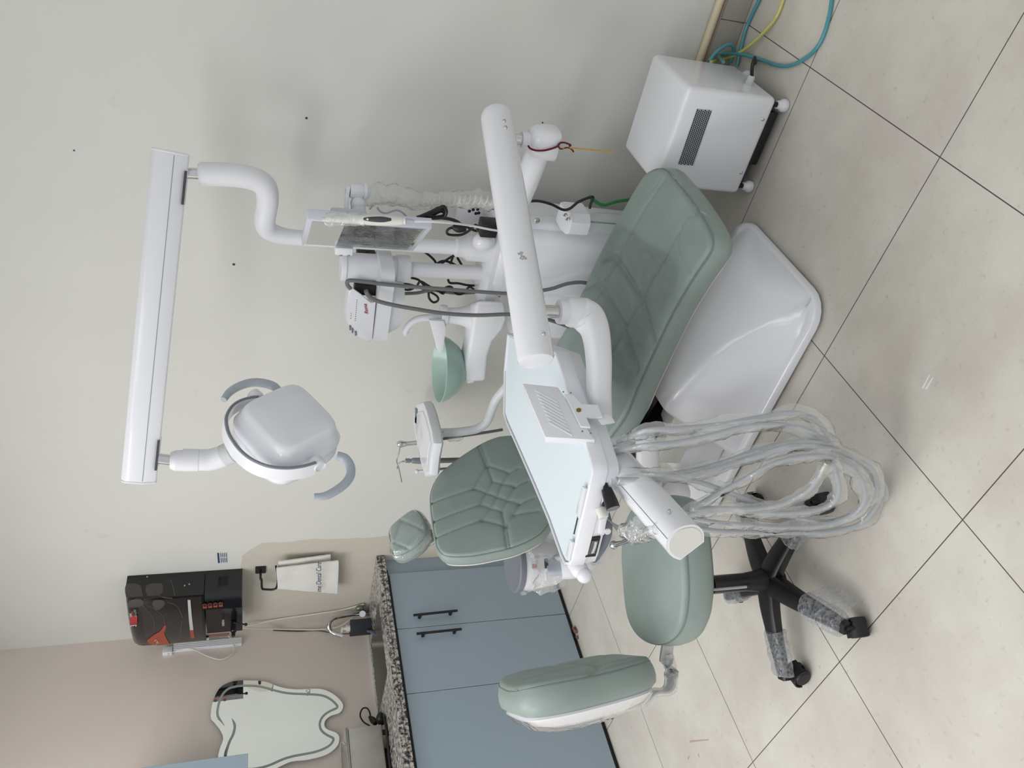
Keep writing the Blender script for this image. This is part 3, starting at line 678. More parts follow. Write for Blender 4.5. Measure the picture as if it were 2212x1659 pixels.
lc = sum(low, V())/len(low); M().loft([[p+(p-lc)*.035+bn*.002 for p in low[::3]], [p+(p-lc)*.03-bn*.010 for p in low[::3]], [p+(BO+ba*.2+bb_*-.22-p)*.2-bn*.03 for p in low[::3]]]).obj('back_shell', IVORY, ch)
# ---- headrest
HO = V((.70, -.22, 1.0)); hn = V((1, -.12, .55)).normalized(); ha = V((-.55, 0, 1)); ha = (ha-hn*ha.dot(hn)).normalized(); hb_ = hn.cross(ha)
HP = lambda px, py: op(px, py, HO, hn)
hz = lambda pts: [((HP(700+x*.1808, 1100+y*.1808)-HO).dot(ha), (HP(700+x*.1808, 1100+y*.1808)-HO).dot(hb_)) for x, y in pts]
oh = hz([(770, 235), (800, 180), (900, 95), (1000, 20), (1060, -5), (1110, 15), (1165, 90), (1205, 180), (1195, 290), (1110, 410), (1010, 480), (900, 530), (830, 530), (795, 470), (785, 370), (768, 300)])
sh = [(hz(l), .004, .006) for l in ([(880, 115), (1185, 245)], [(935, 130), (850, 390)], [(795, 385), (1040, 480)], [(1150, 245), (985, 450)], [(1190, 150), (1150, 230)])]
m, loop, hh, low = cushion(oh, HO, ha, hb_, hn, .066, .012, .014, sh, 80, 80, .010)
hd = m.obj('headrest', GREEN, ch, 60); add_piping(loop, .0022, GREEND, hd)
lc = sum(low, V())/len(low); M().loft([[p+(p-lc)*.05+hn*.002 for p in low[::3]], [p+(p-lc)*.05-hn*.009 for p in low[::3]]]).obj('headrest_shell', IVORY, hd)
cb_ = sum(low, V())/len(low)
hf = cushion(oh, HO+hn*.004, ha, hb_, hn, .055, .012, .014, (), 40, 40, .012)[0].jitter(.002, 30); hf.obj('film_cover', FILM, hd, 80)
M().tube([cb_, cb_-ha*.06-hn*.02, BO+ba*.40+bb_*-.25-bn*.07, BO+ba*.25+bb_*-.25-bn*.075], .013, 10, 4, sq=(1.6, .6), up=bn).obj('headrest_bar', CHROME, ch)
# ---- moulded base
bs = M(); cy0 = -.275
def sec(x, zr, zc, wr=.150, sh=0.0, fw=.243):
    half = [(-fw, .032), (-fw+.021, .032+.22*(zr-.032)), (-wr-.022, .032+.80*(zr-.032)), (-wr-.009, zr-.007), (-wr+.006, zr+.001), (-wr*.72, zr+(zc-zr)*.42), (-wr*.36, zr+(zc-zr)*.86), (0, zc)]
    full = half+[(-y, z) for y, z in half[::-1][1:]]
    return [V((x-sh*max(0, .31-z), cy0+y, z)) for y, z in full]
secs = [sec(1.42, .05, .06, .15, .42), sec(1.428, .29, .29, .14, .42), sec(1.445, .312, .318, .146, .40), sec(1.48, .305, .318, .150, .32), sec(1.54, .285, .308, .150, .15), sec(1.60, .262, .295, .150), sec(1.66, .235, .278, .152), sec(1.71, .206, .26, .155), sec(1.76, .168, .235, .158), sec(1.81, .125, .205, .165), sec(1.85, .088, .175, .178), sec(1.88, .064, .14, .19, 0, .232), sec(1.90, .048, .10, .195, 0, .22), sec(1.915, .040, .06, .19, 0, .208), sec(1.922, .034, .037, .18, 0, .2)]
bm_ = M().loft(secs).obj('base_cover', WHITE, ch, 70)
fl = [rrect(1.455, cy0+.0, .475, .262, .085, z) for z in (.012, .03)]+[rrect(1.455, cy0, .470, .257, .082, .036), rrect(1.455, cy0, .455, .242, .075, .038)]
M().loft(fl).obj('base_plate', WHITE, ch, 55)
M().loft([rrect(1.455, cy0, .462, .25, .08, z) for z in (.0005, .013)]).obj('rubber_mat', BLACK, ch)
# lower covers and lifting column toward the head end
M().prism([V((1.36, y, z)) for y, z in ((-.47, .04), (-.44, .16), (-.38, .20), (-.15, .20), (-.10, .04))], (-.20, 0, 0), .012).obj('lift_cover', WHITE2, ch)
M().loft([[V((x, y, z)) for x, y in ((1.41-.25*t, -.40), (1.41-.25*t, -.13), (1.24-.20*t, -.13), (1.24-.20*t, -.40))] for t, z in ((0, .06), (.2, .2), (.5, .42))]).obj('lift_column', STEELB, ch)
pn = [oz(*p, .30) for p in ((1478, 884), (1512, 912), (1478, 990), (1434, 985))]
sc_ = M().prism([op(px, py, (1.30, -.46, .25), (.35, -.9, .25)) for px, py in ((1463, 886), (1506, 914), (1470, 1002), (1418, 1000))], V((-.02, .09, -.01)), .004)
sc_.obj('side_cover', IVORY, ch)
# near-side arm link with a round cap
AY = -.535
lk = M(); lk.tube([oy(a, b, AY) for a, b in ((1392, 945), (1398, 975), (1400, 1010), (1404, 1050), (1412, 1085))], [.028, .034, .037, .038, .036], 16, 5, sq=(1, .62), up=(0, 1, 0)).obj('arm_link', WHITE2, ch)
M().sphere(oy(1393, 945, AY), .031, 14, (1, .75, 1)).obj('arm_pivot', WHITE2, ch)
M().lathe([(.0105, -.004), (.0105, .006), (.009, .008), (.002, .0085)], oy(1404, 1050, AY-.021), (0, -1, 0), 18).obj('pivot_cap', WHITE2, ch)
M().tube([oy(a, b, AY+.04) for a, b in ((1425, 1045), (1442, 1050), (1460, 1058), (1470, 1075))], [.036, .046, .045, .034], 16, 5, sq=(1, .6), up=(0, 1, 0)).obj('arm_link', WHITE2, ch)
# wrapped recline housing and grey armrest behind the near side of the backrest
RH = oy(1112, 1218, -.40); 
M().lathe([(.060, -.20), (.088, -.15), (.098, -.05), (.100, -.012)], RH, n=40).obj('recline_housing', WHITE2, ch)
M().lathe([(.103, -.012), (.105, -.004), (.105, .008), (.098, .012), (.09, .010)], RH, n=40).obj('housing_cap', GREY, ch)
M().lathe([(.104+.006*math.sin(i*1.9), -.02-.018*i) for i in range(9)], RH, n=44, cap=False).jitter(.022, 26).obj('film_wrap', WRAP2, ch)
dn = V((CP.x-RH.x, CP.y-RH.y, 0)).normalized(); dt = V((-dn.y, dn.x, 0)); zz_ = V((0, 0, 1))
stk = M().box(RH+dn*.101-dt*.004-zz_*.062, (.042, .002, .062), (dt, dn, zz_)).obj('sticker', LABELM, ch)
M().box(RH+dn*.1025-dt*.012-zz_*.04, (.014, .001, .014), (dt, dn, zz_)).obj('sticker_print', LOGO_R, stk)
M().box(RH+dn*.1025-dt*.006-zz_*.086, (.034, .001, .014), (dt, dn, zz_)).obj('sticker_print', DGREY, stk)
arp = [oy(a, b, -.47) for a, b in ((1180, 1226), (1200, 1222), (1235, 1212), (1290, 1195))]
M().tube(arp, [.030, .040, .042, .040], 18, 5, sq=(1, .42), up=(.2, 0, 1)).obj('armrest', LGREY, ch)
M().tube([arp[1]-zz_*.02, arp[2]-zz_*.03, arp[3]-zz_*.06+V((0, .08, 0))], [.05, .055, .05], 14, 5).obj('armrest_post', WHITE2, ch)
M().tube([RH-zz_*.12, RH-zz_*.13+V((.10, .10, -.02)), V((.90, -.26, .44)), V((1.15, -.26, .34))], [.06, .055, .05, .05], 16, 5).obj('recline_link', WHITE2, ch)

# ================================================================== OPERATOR STOOL
so_ = thing('operator_stool', 'sage green wheeled dental stool with bubble-wrapped black star base', 'stool', (1.23, -.945, 0))
S0 = V((1.30, -.93, .497)); zx = V((1, 0, 0)); zy = V((0, 1, 0))
def st2(pxs, z=.497): return [((oz(*p, z)-S0).x, (oz(*p, z)-S0).y) for p in pxs]
os_ = st2([(1341, 1190), (1343, 1240), (1349, 1310), (1360, 1352), (1380, 1380), (1408, 1392), (1434, 1390), (1458, 1372), (1472, 1342), (1478, 1300), (1479, 1260), (1475, 1200), (1468, 1140), (1455, 1095), (1432, 1080), (1405, 1078), (1370, 1090), (1348, 1130)])
m, loop, h_, low = cushion(os_, S0, zx, zy, V((0, 0, 1)), .080, .016, .012, (), 90, 80, .008)
ss = m.obj('seat', GREEN, so_, 60); add_piping(loop, .0025, GREEND, ss)
lz = low[0].z; lc = sum(low, V())/len(low)
M().loft([[V((p.x, p.y, lz)) for p in low[::4]], [V((lc.x+(p.x-lc.x)*.9, lc.y+(p.y-lc.y)*.9, lz-.012)) for p in low[::4]]]).obj('seat_pan', BLACK, so_)
HB = V((1.235, -.945, 0))
M().lathe([(.026, .13), (.026, .30), (.022, .302), (.022, lz-.01)], HB, n=20).obj('gas_column', STEELB, so_)
M().tube([HB+V((.012, -.024, .20)), HB+V((.012, -.024, lz-.02))], .004, 8).obj('column_strip', LGREY, so_)
M().lathe([(.036, .07), (.040, .085), (.038, .12), (.030, .150), (.026, .19)], HB, n=24).obj('hub', BLACK, so_)
ROT = [10, -62, -134, 154, 82]; RL = .285
for k, a in enumerate(ROT):
    d = V((math.cos(math.radians(a)), math.sin(math.radians(a)), 0)); s = V((-d.y, d.x, 0))
    lg = M().tube([HB+d*r+V((0, 0, z)) for r, z in ((.02, .108), (.08, .106), (.16, .094), (.24, .078), (RL, .072))], [.036, .032, .026, .021, .018], 14, 4, sq=(1, .62), up=(0, 0, 1)).obj('leg', BLACK, so_)
    bw = M().tube([HB+d*r+V((0, 0, z)) for r, z in ((.145, .094), (.19, .086), (.24, .077), (.272, .073))], [.031, .033, .033, .031], 26, 8, sq=(1, .72), up=(0, 0, 1)).jitter(.005, 40, k).jitter(.002, 120, k+3).obj('bubble_wrap', BUBBLE, lg)
    if k in (1, 2):   # loose flap of wrap on the two nearest legs
        fl_ = [[HB+d*(.14+.032*i)+s*((-.030-.014*j*math.sin(.4+.6*i)) if k == 2 else (.030+.014*j*math.sin(.3+.55*i)))*1+V((0, 0, .080-.014*j)) for j in range(4)] for i in range(5)]
        M().loft(fl_, closed=False, cap0=False, cap1=False).jitter(.008, 40, k).obj('bubble_wrap_flap', BUBBLE, lg)
    cp = HB+d*RL; rot = a+(35 if k % 2 else -30); cd = V((math.cos(math.radians(rot)), math.sin(math.radians(rot)), 0)); cs = V((-cd.y, cd.x, 0))
    cc = cp-cd*.014+V((0, 0, .0255))
    ca_ = M().lathe([(.006, .03), (.006, .075)], cp, n=10)
    for sg in (-1, 1): ca_.lathe([(.0245, sg*.006), (.0255, sg*.010), (.0255, sg*.020), (.021, sg*.0255), (.004, sg*.0265)], cc, cs, 22)
    hood = []
    for sg in (-.024, .024):
        hood.append([cc+cs*sg+cd*(math.cos(t)*.031)+V((0, 0, math.sin(t)*.031)) for t in [math.radians(-12+i*17) for i in range(12)]])
    ca_.loft([hood[0], hood[1], [cc+cs*.024+(p-cc-cs*.024)*.86 for p in hood[1]], [cc-cs*.024+(p-cc+cs*.024)*.86 for p in hood[0]]], closed=False, cap0=False, cap1=False)
    ca_.obj('caster', BLACK, so_, 35)
# stool backrest
KO = V((1.05, -1.06, .70)); kang = math.radians(57); kn = V((math.cos(kang), math.sin(kang), .10)).normalized(); kb = V((-kn.y, kn.x, 0)).normalized(); ka = kn.cross(kb)
if ka.z < 0: ka = -ka
kw = .165
ko = [(.200, -.02), (.195, -.09), (.165, -.135), (.09, -kw), (-.02, -kw), (-.11, -.15), (-.17, -.11), (-.195, -.04), (-.195, .04), (-.17, .11), (-.11, .15), (-.02, kw), (.09, kw), (.165, .135), (.195, .09), (.200, .02)]
kse = [([(.02, -.16), (-.03, -.09), (-.05, 0), (-.03, .09), (.02, .16)], .010, .014), ([(-.05, 0), (.05, .0), (.15, 0)], .003, .006), ([(-.04, -.02), (-.06, -.09), (-.15, -.11)], .004, .012), ([(-.04, .02), (-.06, .09), (-.15, .11)], .004, .012)]
m, loop, h_, low = cushion(ko, KO, ka, kb, kn, .058, .026, .012, kse, 90, 70, .008, hfun=lambda a, b: .022*(b/kw)**2-.010*math.cos(a*9))
kc = m.obj('backrest', GREEN, so_, 60); add_piping(loop, .002, GREEND, kc)
lc = sum(low, V())/len(low)
M().loft([[p+kn*.004 for p in low[::3]], [p+(p-lc)*.03-kn*.004 for p in low[::3]], [p+(lc-p)*.12-kn*.026 for p in low[::3]], [p+(lc-p)*.4-kn*.042 for p in low[::3]]]).obj('back_shell', WHITE, so_)
M().lathe([(.016, 0), (.016, .012), (.010, .014), (.010, .010)], lc-ka*.06-kn*.040, -kn, 16).obj('shell_knob', WHITE2, so_)
kp = [lc-ka*.05-kn*.046, lc-ka*.16-kn*.050, lc-ka*.215-kn*.030, lc-ka*.262-kn*.034, lc-ka*.285+kn*.0, lc-ka*.282+kn*.06, V((1.2, -.985, .415))]
M().tube(kp, .023, 14, 6, sq=(1, .22), up=kb.cross(V((0, 0, 1))) if False else kn).obj('back_bracket', mat('pale_steel', (192, 194, 196), .3, metal=.35), so_)
M().tube([p+kn*.001 for p in kp[:6]], .029, 16, 6, sq=(1, .35), up=kn).jitter(.004, 40).obj('film_sleeve', WRAP2, so_)
fw = M().loft([[p+(p-lc)*.05-kn*.006 for p in low[::3]], [p+(lc-p)*.08-kn*.034 for p in low[::3]], [p+(lc-p)*.4-kn*.052 for p in low[::3]]], cap0=False).jitter(.003, 30); fw.obj('film_wrap', FILM, so_)

# ================================================================== WHITE MOTOR BOX
bxo = thing('suction_motor_box', 'white box-shaped machine with a black grille, on four small casters by the wall', 'motor unit', (2.14, .16, 0))
X0, X1, Y0, Y1, Z0, Z1 = 1.978, 2.293, .018, .305, .047, .352
cv = M(); b = bmesh.new(); 
cv.prism([V((x, Y0, z)) for x, z in ((X0, Z0), (X1, Z0), (X1, Z1), (X0, Z1))], (0, Y1-Y0, 0), .016, 4); cv.obj('housing', WHITE, bxo)
gr = M(); gx0, gx1, gz0, gz1 = X0+.045, X1-.135, 0, 0
gp = [oy(*p, Y0-.0004) for p in ((1505, 235), (1538, 238), (1498, 358), (1464, 355))]
M().prism([gp[0], gp[1], gp[2], gp[3]], (0, -.0012, 0)).obj('grille_plate', LGREY, bxo)
for i in range(8):
    for j in range(32):
        u, v = (i+.5)/8, (j+.5+(.5 if i % 2 else 0))/32.5
        c = gp[0]+(gp[1]-gp[0])*u+(gp[3]-gp[0])*v; gr.add([c+V((.0026*math.cos(t), -.0018, .0026*math.sin(t))) for t in (math.pi/3*k for k in range(6))], [tuple(range(6))])
gr.obj('grille_holes', BLACK, bxo)
for p in ((1648, 258), (1601, 373)): screw(oy(*p, Y0), (0, -1, 0), .0055, bxo)
M().box(((X0+X1)/2, (Y0+Y1)/2, .042), (X1-X0-.03, Y1-Y0-.04, .022)).obj('base_tray', DGREY, bxo)
M().box(((X0+X1)/2+.03, Y0+.02, .036), (.17, .03, .03), bev=.003).obj('motor_foot', BLACK, bxo)
for x in (X0+.026, X1-.02):
    for y in (Y0+.012, Y1-.03):
        c = M().lathe([(.011, .0), (.018, .004), (.0195, .012), (.018, .020), (.013, .026), (.012, .036)], (x, y, .0), n=20).obj('caster', WHITE2, bxo)
        M().lathe([(.008, .034), (.008, .056)], (x, y, 0), n=12).obj('caster_stem', BLACK, c)
gl = ox(1617, 183, X1); 
M().lathe([(.013, -.002), (.013, .010), (.0115, .011), (.0115, .024), (.009, .028)], gl, (1, 0, 0), 8).obj('cable_gland', LABELM, bxo)
M().tube([gl+V((.025, 0, 0)), gl+V((.055, .0, .012)), gl+V((.075, .01, .008)), gl+V((.065, .05, -.02)), gl+V((.04, .10, -.06)), gl+V((.02, .16, -.09))], .0055, 10, 6).obj('power_cord', BLACK, bxo)
# hoses on the floor
def hose(name, pts, r, m, lab, cat='hose', grp=None): return tag(M().tube(pts, r, 10, 8).obj(name, m), lab, cat, grp)
hose('teal_hose', [V((X1+.006, .30, .10)), oz(1552, 118, .05), oz(1600, 117, .02), oz(1640, 128, .006), oz(1690, 143, .006), oz(1730, 132, .006), oz(1768, 98, .006), oz(1790, 40, .006), oz(1800, -30, .006)], .006, TEAL, 'longest teal hose, sweeping out over the floor tiles from the white box')
hose('teal_hose', [oz(1592, 142, .008)+V((0, .0, 0)), oz(1600, 105, .01), oz(1612, 60, .007), oz(1640, 0, .007), oz(1660, -40, .007)], .006, TEAL, 'teal hose running straight along the skirting past the white box')
hose('teal_hose', [oy(1532, 132, .345), oy(1548, 112, .355), oy(1568, 98, .365), oy(1581, 98, .37), oy(1586, 112, .38), oy(1578, 135, .39)], .006, TEAL, 'short teal hose looping up against the skirting beside the white box')
hose('yellow_hose', [oy(1536, 134, .33), oz(1560, 128, .035), oz(1590, 118, .022), oz(1620, 98, .018), oz(1650, 70, .012), oz(1678, 35, .007), oz(1695, -10, .007)], .0055, YELH, 'yellow hose crossing the teal hoses on the floor beside the white box')
# ================================================================== CHAIRSIDE UNIT (tower with poles)
zz_ = V((0, 0, 1))
un = thing('chairside_unit', 'white moulded dental unit tower with two poles behind the chair', 'dental unit', (1.58, .2, 0))
YT = .085
xl, xr, xs = oy(1200, 655, YT).x, oy(1160, 507, YT).x, oy(1160, 457, .22).x
ZT = .775
def tower(x0, x1, y0, y1, z0, z1, r, tap=0.0):
    return [rrect((x0+x1)/2, (y0+y1)/2, (x1-x0)/2-t, (y1-y0)/2-t*.5, r, z) for z, t in ((z0, tap), (z1-.03, 0), (z1-.012, .006), (z1, .02))]
M().loft(tower(xl, xr, YT, .36, .20, ZT, .04, .01)).obj('tower_body', WHITE, un)
xw = oy(1215, 745, YT+.02).x; M().loft(tower(xw, xl+.06, YT+.02, .34, .22, oy(1112, 700, YT+.02).z, .05, .01)).obj('tower_wing', WHITE, un)
M().loft(tower(xr-.05, xs, YT+.035, .22, .22, ZT-.05, .03)).obj('side_panel', WHITE, un)
M().loft([rrect((xl+xr)/2, .23, .12, .10, .04, z) for z in (.0005, .21)]).obj('foot', WHITE2, un)
tg = oy(1160, 476, YT+.034); M().lathe([(.010, 0), (.010, .003), (.006, .005), (.004, .010)], tg, (0, -1, 0), 14).tube([tg+V((0, -.008, 0)), tg+V((.006, -.024, .016))], .0032, 8).obj('toggle_switch', STEEL, un)
PA = oy(985, 535, .16); PB = oy(1040, 590, .16)
zA = lambda px: oy(px, 535, .16).z
zB = lambda px: oy(px, 590, .16).z
M().lathe([(.042, ZT-.03), (.042, zA(1010)), (.031, zA(1000)), (.031, zA(985)), (.025, zA(982)), (.0235, zA(980)), (.0235, zA(655))], (PA.x, PA.y, 0), n=32).obj('lamp_pole', WHITE2, un)
M().lathe([(.046, ZT-.02), (.046, zB(1066)), (.036, zB(1060)), (.036, zB(1053)), (.030, zB(1050)), (.025, zB(1049)), (.025, zB(884))], (PB.x, PB.y, 0), n=32).obj('instrument_pole', WHITE2, un)
M().sphere(oy(1045, 522, .105), .034, 18, (1, .8, 1.1)).obj('shoulder_boss', WHITE, un)
M().loft([rrect((PA.x+PB.x)/2-.02, .18, .15, .085, .05, z) for z in (ZT-.02, ZT+.015)]+[rrect((PA.x+PB.x)/2-.02, .18, .12, .06, .05, ZT+.03)]).obj('shoulder', WHITE, un)
# bottle bracket and bottle
bk0, bk1 = oy(1215, 455, YT+.02), oy(1264, 500, YT+.02)
bcx = (oy(1240, 452, YT).x+oy(1240, 505, YT).x)/2; bcz0, bcz1 = oy(1264, 478, YT).z, oy(1216, 478, YT).z
M().loft([[V((bcx+dx, y, z)) for dx, y in ((-.035, YT+.06), (.038, YT+.06), (.040, YT-.02), (.02, YT-.045), (-.02, YT-.045), (-.037, YT-.02))] for z in (bcz0, bcz1-.012)]+[[V((bcx+dx*.9, y, bcz1)) for dx, y in ((-.035, YT+.06), (.038, YT+.06), (.038, YT+.0), (.02, YT-.02), (-.02, YT-.02), (-.035, YT+.0))]]).obj('bottle_bracket', WHITE2, un)
for px in ((1223, 464), (1228, 473)): M().lathe([(.006, 0), (.006, .004), (.003, .005), (.003, .012)], oy(*px, YT-.035), (0, -.6, 1), 10).obj('air_nipple', STEEL, un)
bt = thing('water_bottle', 'clear plastic water bottle with a green tube hanging under the white unit bracket', 'bottle', (bcx, YT, .3))
M().lathe([(.030, bcz0-.001), (.031, bcz0-.02), (.034, bcz0-.035), (.036, bcz0-.06), (.036, bcz0-.17), (.030, bcz0-.185), (.028, bcz0-.20)], (bcx, YT, 0), n=28).obj('bottle_wall', BOTTLE, bt)
M().tube([(bcx+.004, YT, bcz0-.002), (bcx+.004, YT, bcz0-.15)], .003, 8).obj('inner_tube', GRNH, bt)
M().lathe([(.012, bcz0-.165), (.012, bcz0-.145)], (bcx+.004, YT, 0), n=14).obj('filter', GRNH, bt)
tag(M().tube([V((bcx+.03, YT+.13, bcz0-.05)), oy(1300, 443, .22), oy(1330, 436, .26), oy(1360, 431, .30), oy(1390, 425, .34)], .0065, 10, 6).obj('green_hose', GRNH), 'green hose running down the wall behind the foot of the chair', 'hose')
tag(M().tube([oy(*p, .06) for p in ((1130, 437), (1160, 434), (1190, 441), (1216, 453), (1232, 450), (1250, 436), (1280, 425), (1276, 440), (1274, 450))], .0045, 8, 6).obj('black_cable', BLACK), 'thin black cable waving above the bottle bracket on the unit', 'cable')
# ================================================================== OPERATING LIGHT
ol_ = thing('operating_light', 'white dental operating light on a sprung arm above the chair', 'operating light', (PA.x, PA.y, zA(655)))
RB, LB = oy(369, 326, .10), oy(300, 1040, -.33)
bd_ = (LB-RB).normalized(); sd = zz_.cross(bd_).normalized(); ud = bd_.cross(sd)
if ud.z < 0: ud = -ud
pa = (RB+bd_*.092)
neck_top = oy(402, 374, .095); 
pts = [oy(440, 376, .095), oy(480, 377, .097), oy(520, 380, .10), oy(552, 388, .105), oy(572, 402, .11), oy(578, 425, .12), oy(576, 450, .13), oy(572, 475, .14), oy(576, 493, .15), oy(592, 504, .157), oy(620, 511, .16), V((PA.x, PA.y, zA(652)))]
# keep the top vertical under the arm pivot
M().tube(pts, [.033, .033, .033, .033, .033, .032, .031, .031, .030, .028, .025, .024], 24, 5).obj('swivel_arm', WHITE2, ol_)
M().lathe([(.030, -.012), (.033, -.006), (.033, .006), (.026, .014)], pts[0], (pts[0]-pts[1]), 24).obj('arm_collar', WHITE2, ol_)
M().tube([pts[0]+(neck_top-pts[0])*.2, neck_top+(neck_top-pts[0]).normalized()*.05], .0155, 18).obj('arm_spindle', CHROME, ol_)
def bar(profile, a, b_, nm, m_, par, cut=0.0, bev=.004):
    return M().prism([a+sd*x+ud*y for x, y in profile], b_-a, bev).obj(nm, m_, par)
P8 = [(-.026, .034), (-.014, .047), (.014, .047), (.026, .034), (.026, -.012), (.013, -.047), (-.013, -.047), (-.026, -.012)]
bar(P8, RB+bd_*.006, LB-bd_*.006, 'arm_beam', WHITE, ol_)
bar([(x*1.02, y*1.02) for x, y in P8], RB, RB+bd_*.008, 'end_cap', WHITE2, ol_); bar([(x*1.02, y*1.02) for x, y in P8], LB-bd_*.008, LB, 'end_cap', WHITE2, ol_)
sgn = 1 if sd.dot(CP-RB) > 0 else -1
M().prism([RB+bd_*.01+sd*sgn*.0262+ud*y for y in (-.0125, -.0112)]+[LB-bd_*.01+sd*sgn*.0262+ud*y for y in (-.0112, -.0125)], sd*sgn*.0004).obj('seam_line', GREY, ol_)
for e_, s_ in ((RB, 1), (LB, -1)):
    q = e_+bd_*s_*.09; M().prism([q+sd*x-ud*.0405+bd_*y for x, y in ((-.0235, -.045), (.0235, -.045), (.0235, .045), (-.0235, .045))], -ud*.0062).obj('pivot_slot', DGREY, ol_)
screw(oy(372, 342, RB.y-.02)+V((0, 0, 0)), sd*sgn, .005, ol_)
nl = LB-bd_*.075-ud*.04
jn = oy(382, 993, nl.y)
M().tube([nl, oy(372, 994, nl.y)], .0155, 18).obj('head_spindle', CHROME, ol_)
hj = [oy(a, b, nl.y) for a, b in ((368, 995), (376, 995), (385, 995), (430, 994), (455, 993), (480, 986), (500, 977), (518, 970))]
M().tube(hj, [.024, .029, .031, .032, .033, .033, .031, .029], 24, 4).obj('head_elbow', WHITE2, ol_)
M().lathe([(.0335, -.022), (.0338, .022)], oy(412, 994, nl.y), oy(405, 994, nl.y)-oy(420, 994, nl.y), 26).obj('elbow_band', WHITE2, ol_)
# head
HC0 = od(625, 914, (hj[-1]-CP).length-.06); vd = ray(625, 914)
img_r, img_u = -UPV, RGT
nd = (-vd*.70+(img_r*.18+img_u*.98).normalized()*.71).normalized()
hq = lambda px, py, h=0: op(px, py, HC0+nd*h, nd)
da = (hq(734, 932)-hq(518, 894))/2; db = (hq(635, 831)-hq(607, 988))/2; HC = (hq(734, 932)+hq(518, 894)+hq(635, 831)+hq(607, 988))/4
def sq(s, h, ex=5.0, nn=48, off=V((0, 0, 0))):
    out = []
    for k in range(nn):
        t = 2*math.pi*k/nn; x = math.copysign(abs(math.cos(t))**(2/ex), math.cos(t)); y = math.copysign(abs(math.sin(t))**(2/ex), math.sin(t))
        out.append(HC+off+(da*(x+y)/2+db*(x-y)/2)*s+nd*h)
    return out
M().loft([sq(1.08, -.085), sq(1.20, -.068), sq(1.24, -.050), sq(1.24, -.034), sq(1.19, -.022), sq(1.14, -.012), sq(1.10, .002), sq(1.06, .016), sq(1.0, .026), sq(.92, .031), sq(.4, .034), sq(.02, .0345)]).obj('front_shell', WHITE, ol_, 60)
M().loft([sq(1.16, -.066, 4), sq(1.24, -.075, 4.4), sq(1.24, -.100, 4.4), sq(1.12, -.132, 4), sq(.7, -.148, 3), sq(.05, -.15, 2.6)]).obj('rear_shell', WHITE, ol_, 60)
yk = spline([hq(a, b, -.004) for a, b in ((556, 854), (540, 856), (518, 862), (500, 873), (488, 890), (484, 908), (489, 934), (504, 960), (522, 980), (546, 997), (580, 1010), (620, 1014), (655, 1010), (684, 1002))], 5)
M().loft([[p-nd*.002 for p in yk], [p-nd*.046+(p-HC).normalized()*.004 for p in yk], [p-nd*.047-(p-HC).normalized()*.008 for p in yk], [p-nd*.002-(p-HC).normalized()*.012 for p in yk], [p-nd*.002 for p in yk]], closed=False, cap0=False, cap1=False).obj('yoke', WHITE, ol_, 45)
M().tube([p-nd*.001-(p-HC).normalized()*.006 for p in yk], .0042, 8).obj('yoke_trim', GREY, ol_)
for px in ((549, 855), (688, 1004)):
    q = hq(*px, -.024); out_ = (q-HC-nd*(q-HC).dot(nd)).normalized()
    M().lathe([(.018, -.022), (.022, -.016), (.022, .006), (.017, .011), (.016, .008), (.003, .008)], q, out_, 24).obj('yoke_knob', WHITE2, ol_)
for l in (((603, 846), (590, 834), (565, 827), (540, 827), (515, 835), (495, 848), (483, 864)), ((728, 984), (745, 990), (756, 1006), (757, 1026), (745, 1045), (722, 1062), (700, 1072), (678, 1073))):
    M().tube([hq(a, b, -.045) for a, b in l], [.013, .014, .014, .0135, .013, .012, .010], 16, 5).obj('handle', LGREY, ol_)
lp = [oy(a, b, nl.y-.034) for a, b in ((479, 977), (497, 980), (503, 1005), (483, 1010))]
ln = (lp[1]-lp[0]).cross(lp[3]-lp[0]).normalized()
hl = M().tube([oy(484, 984, nl.y), oy(502, 976, nl.y)], .0338, 24).obj('rating_label', LABELM, ol_)
# ================================================================== DELIVERY ARM + TRAY
dt_ = thing('delivery_tray', 'white swing-arm instrument tray with pale blue top above the chair', 'instrument tray', (1.6, -.6, .73))
TF, TN = od(1072, 250, 2.27), od(1158, 778, 1.86); tdir = (TN-TF).normalized()
M().lathe([(.030, -.010), (.040, -.006), (.0445, .006), (.0448, .02), (.0448, (TN-TF).length-.004), (.042, (TN-TF).length+.004), (.030, (TN-TF).length+.007)], TF, tdir, 40).obj('arm_tube', WHITE, dt_)
def on_tube(px, py, r=.0448):
    d = ray(px, py); w = TF-CP; a = d-tdir*d.dot(tdir); c = w-tdir*w.dot(tdir)
    A, B, C = a.dot(a), -2*a.dot(c), c.dot(c)-r*r; disc = max(0, B*B-4*A*C); s = (-B-math.sqrt(disc))/(2*A); p = CP+d*s
    n = (p-TF-tdir*(p-TF).dot(tdir)).normalized(); return p, n
for px in ((1089, 261), (1092, 275), (1175, 721)): p, n = on_tube(*px); screw(p, n, .0055, dt_)
em = [(lambda q: q[0]+q[1]*.0003)(on_tube(*p)) for p in ((1119, 547), (1121, 550), (1125, 545), (1129, 546), (1125, 551), (1131, 556), (1128, 561), (1124, 559), (1128, 553), (1134, 556), (1137, 559), (1133, 560))]
M().tube(em, .0014, 8, 5).obj('emblem', STEEL, dt_)
nk = TN-tdir*.135
zb = lambda px, y: oy(px, 737, y).z
M().lathe([(.0165, nk.z-.085), (.0165, nk.z-.03)], (nk.x, nk.y, 0), n=24).obj('arm_spindle', CHROME, dt_)
c0 = V((nk.x, nk.y, nk.z-.080))
M().lathe([(.030, 0), (.031, -.006), (.031, -.022), (.036, -.026), (.038, -.034), (.038, -.075), (.034, -.085)], c0, n=32).obj('arm_collar', WHITE2, dt_)
be0 = c0+V((0, 0, -.088)); be1 = oz(1296, 905, .728); bdv = be1-be0
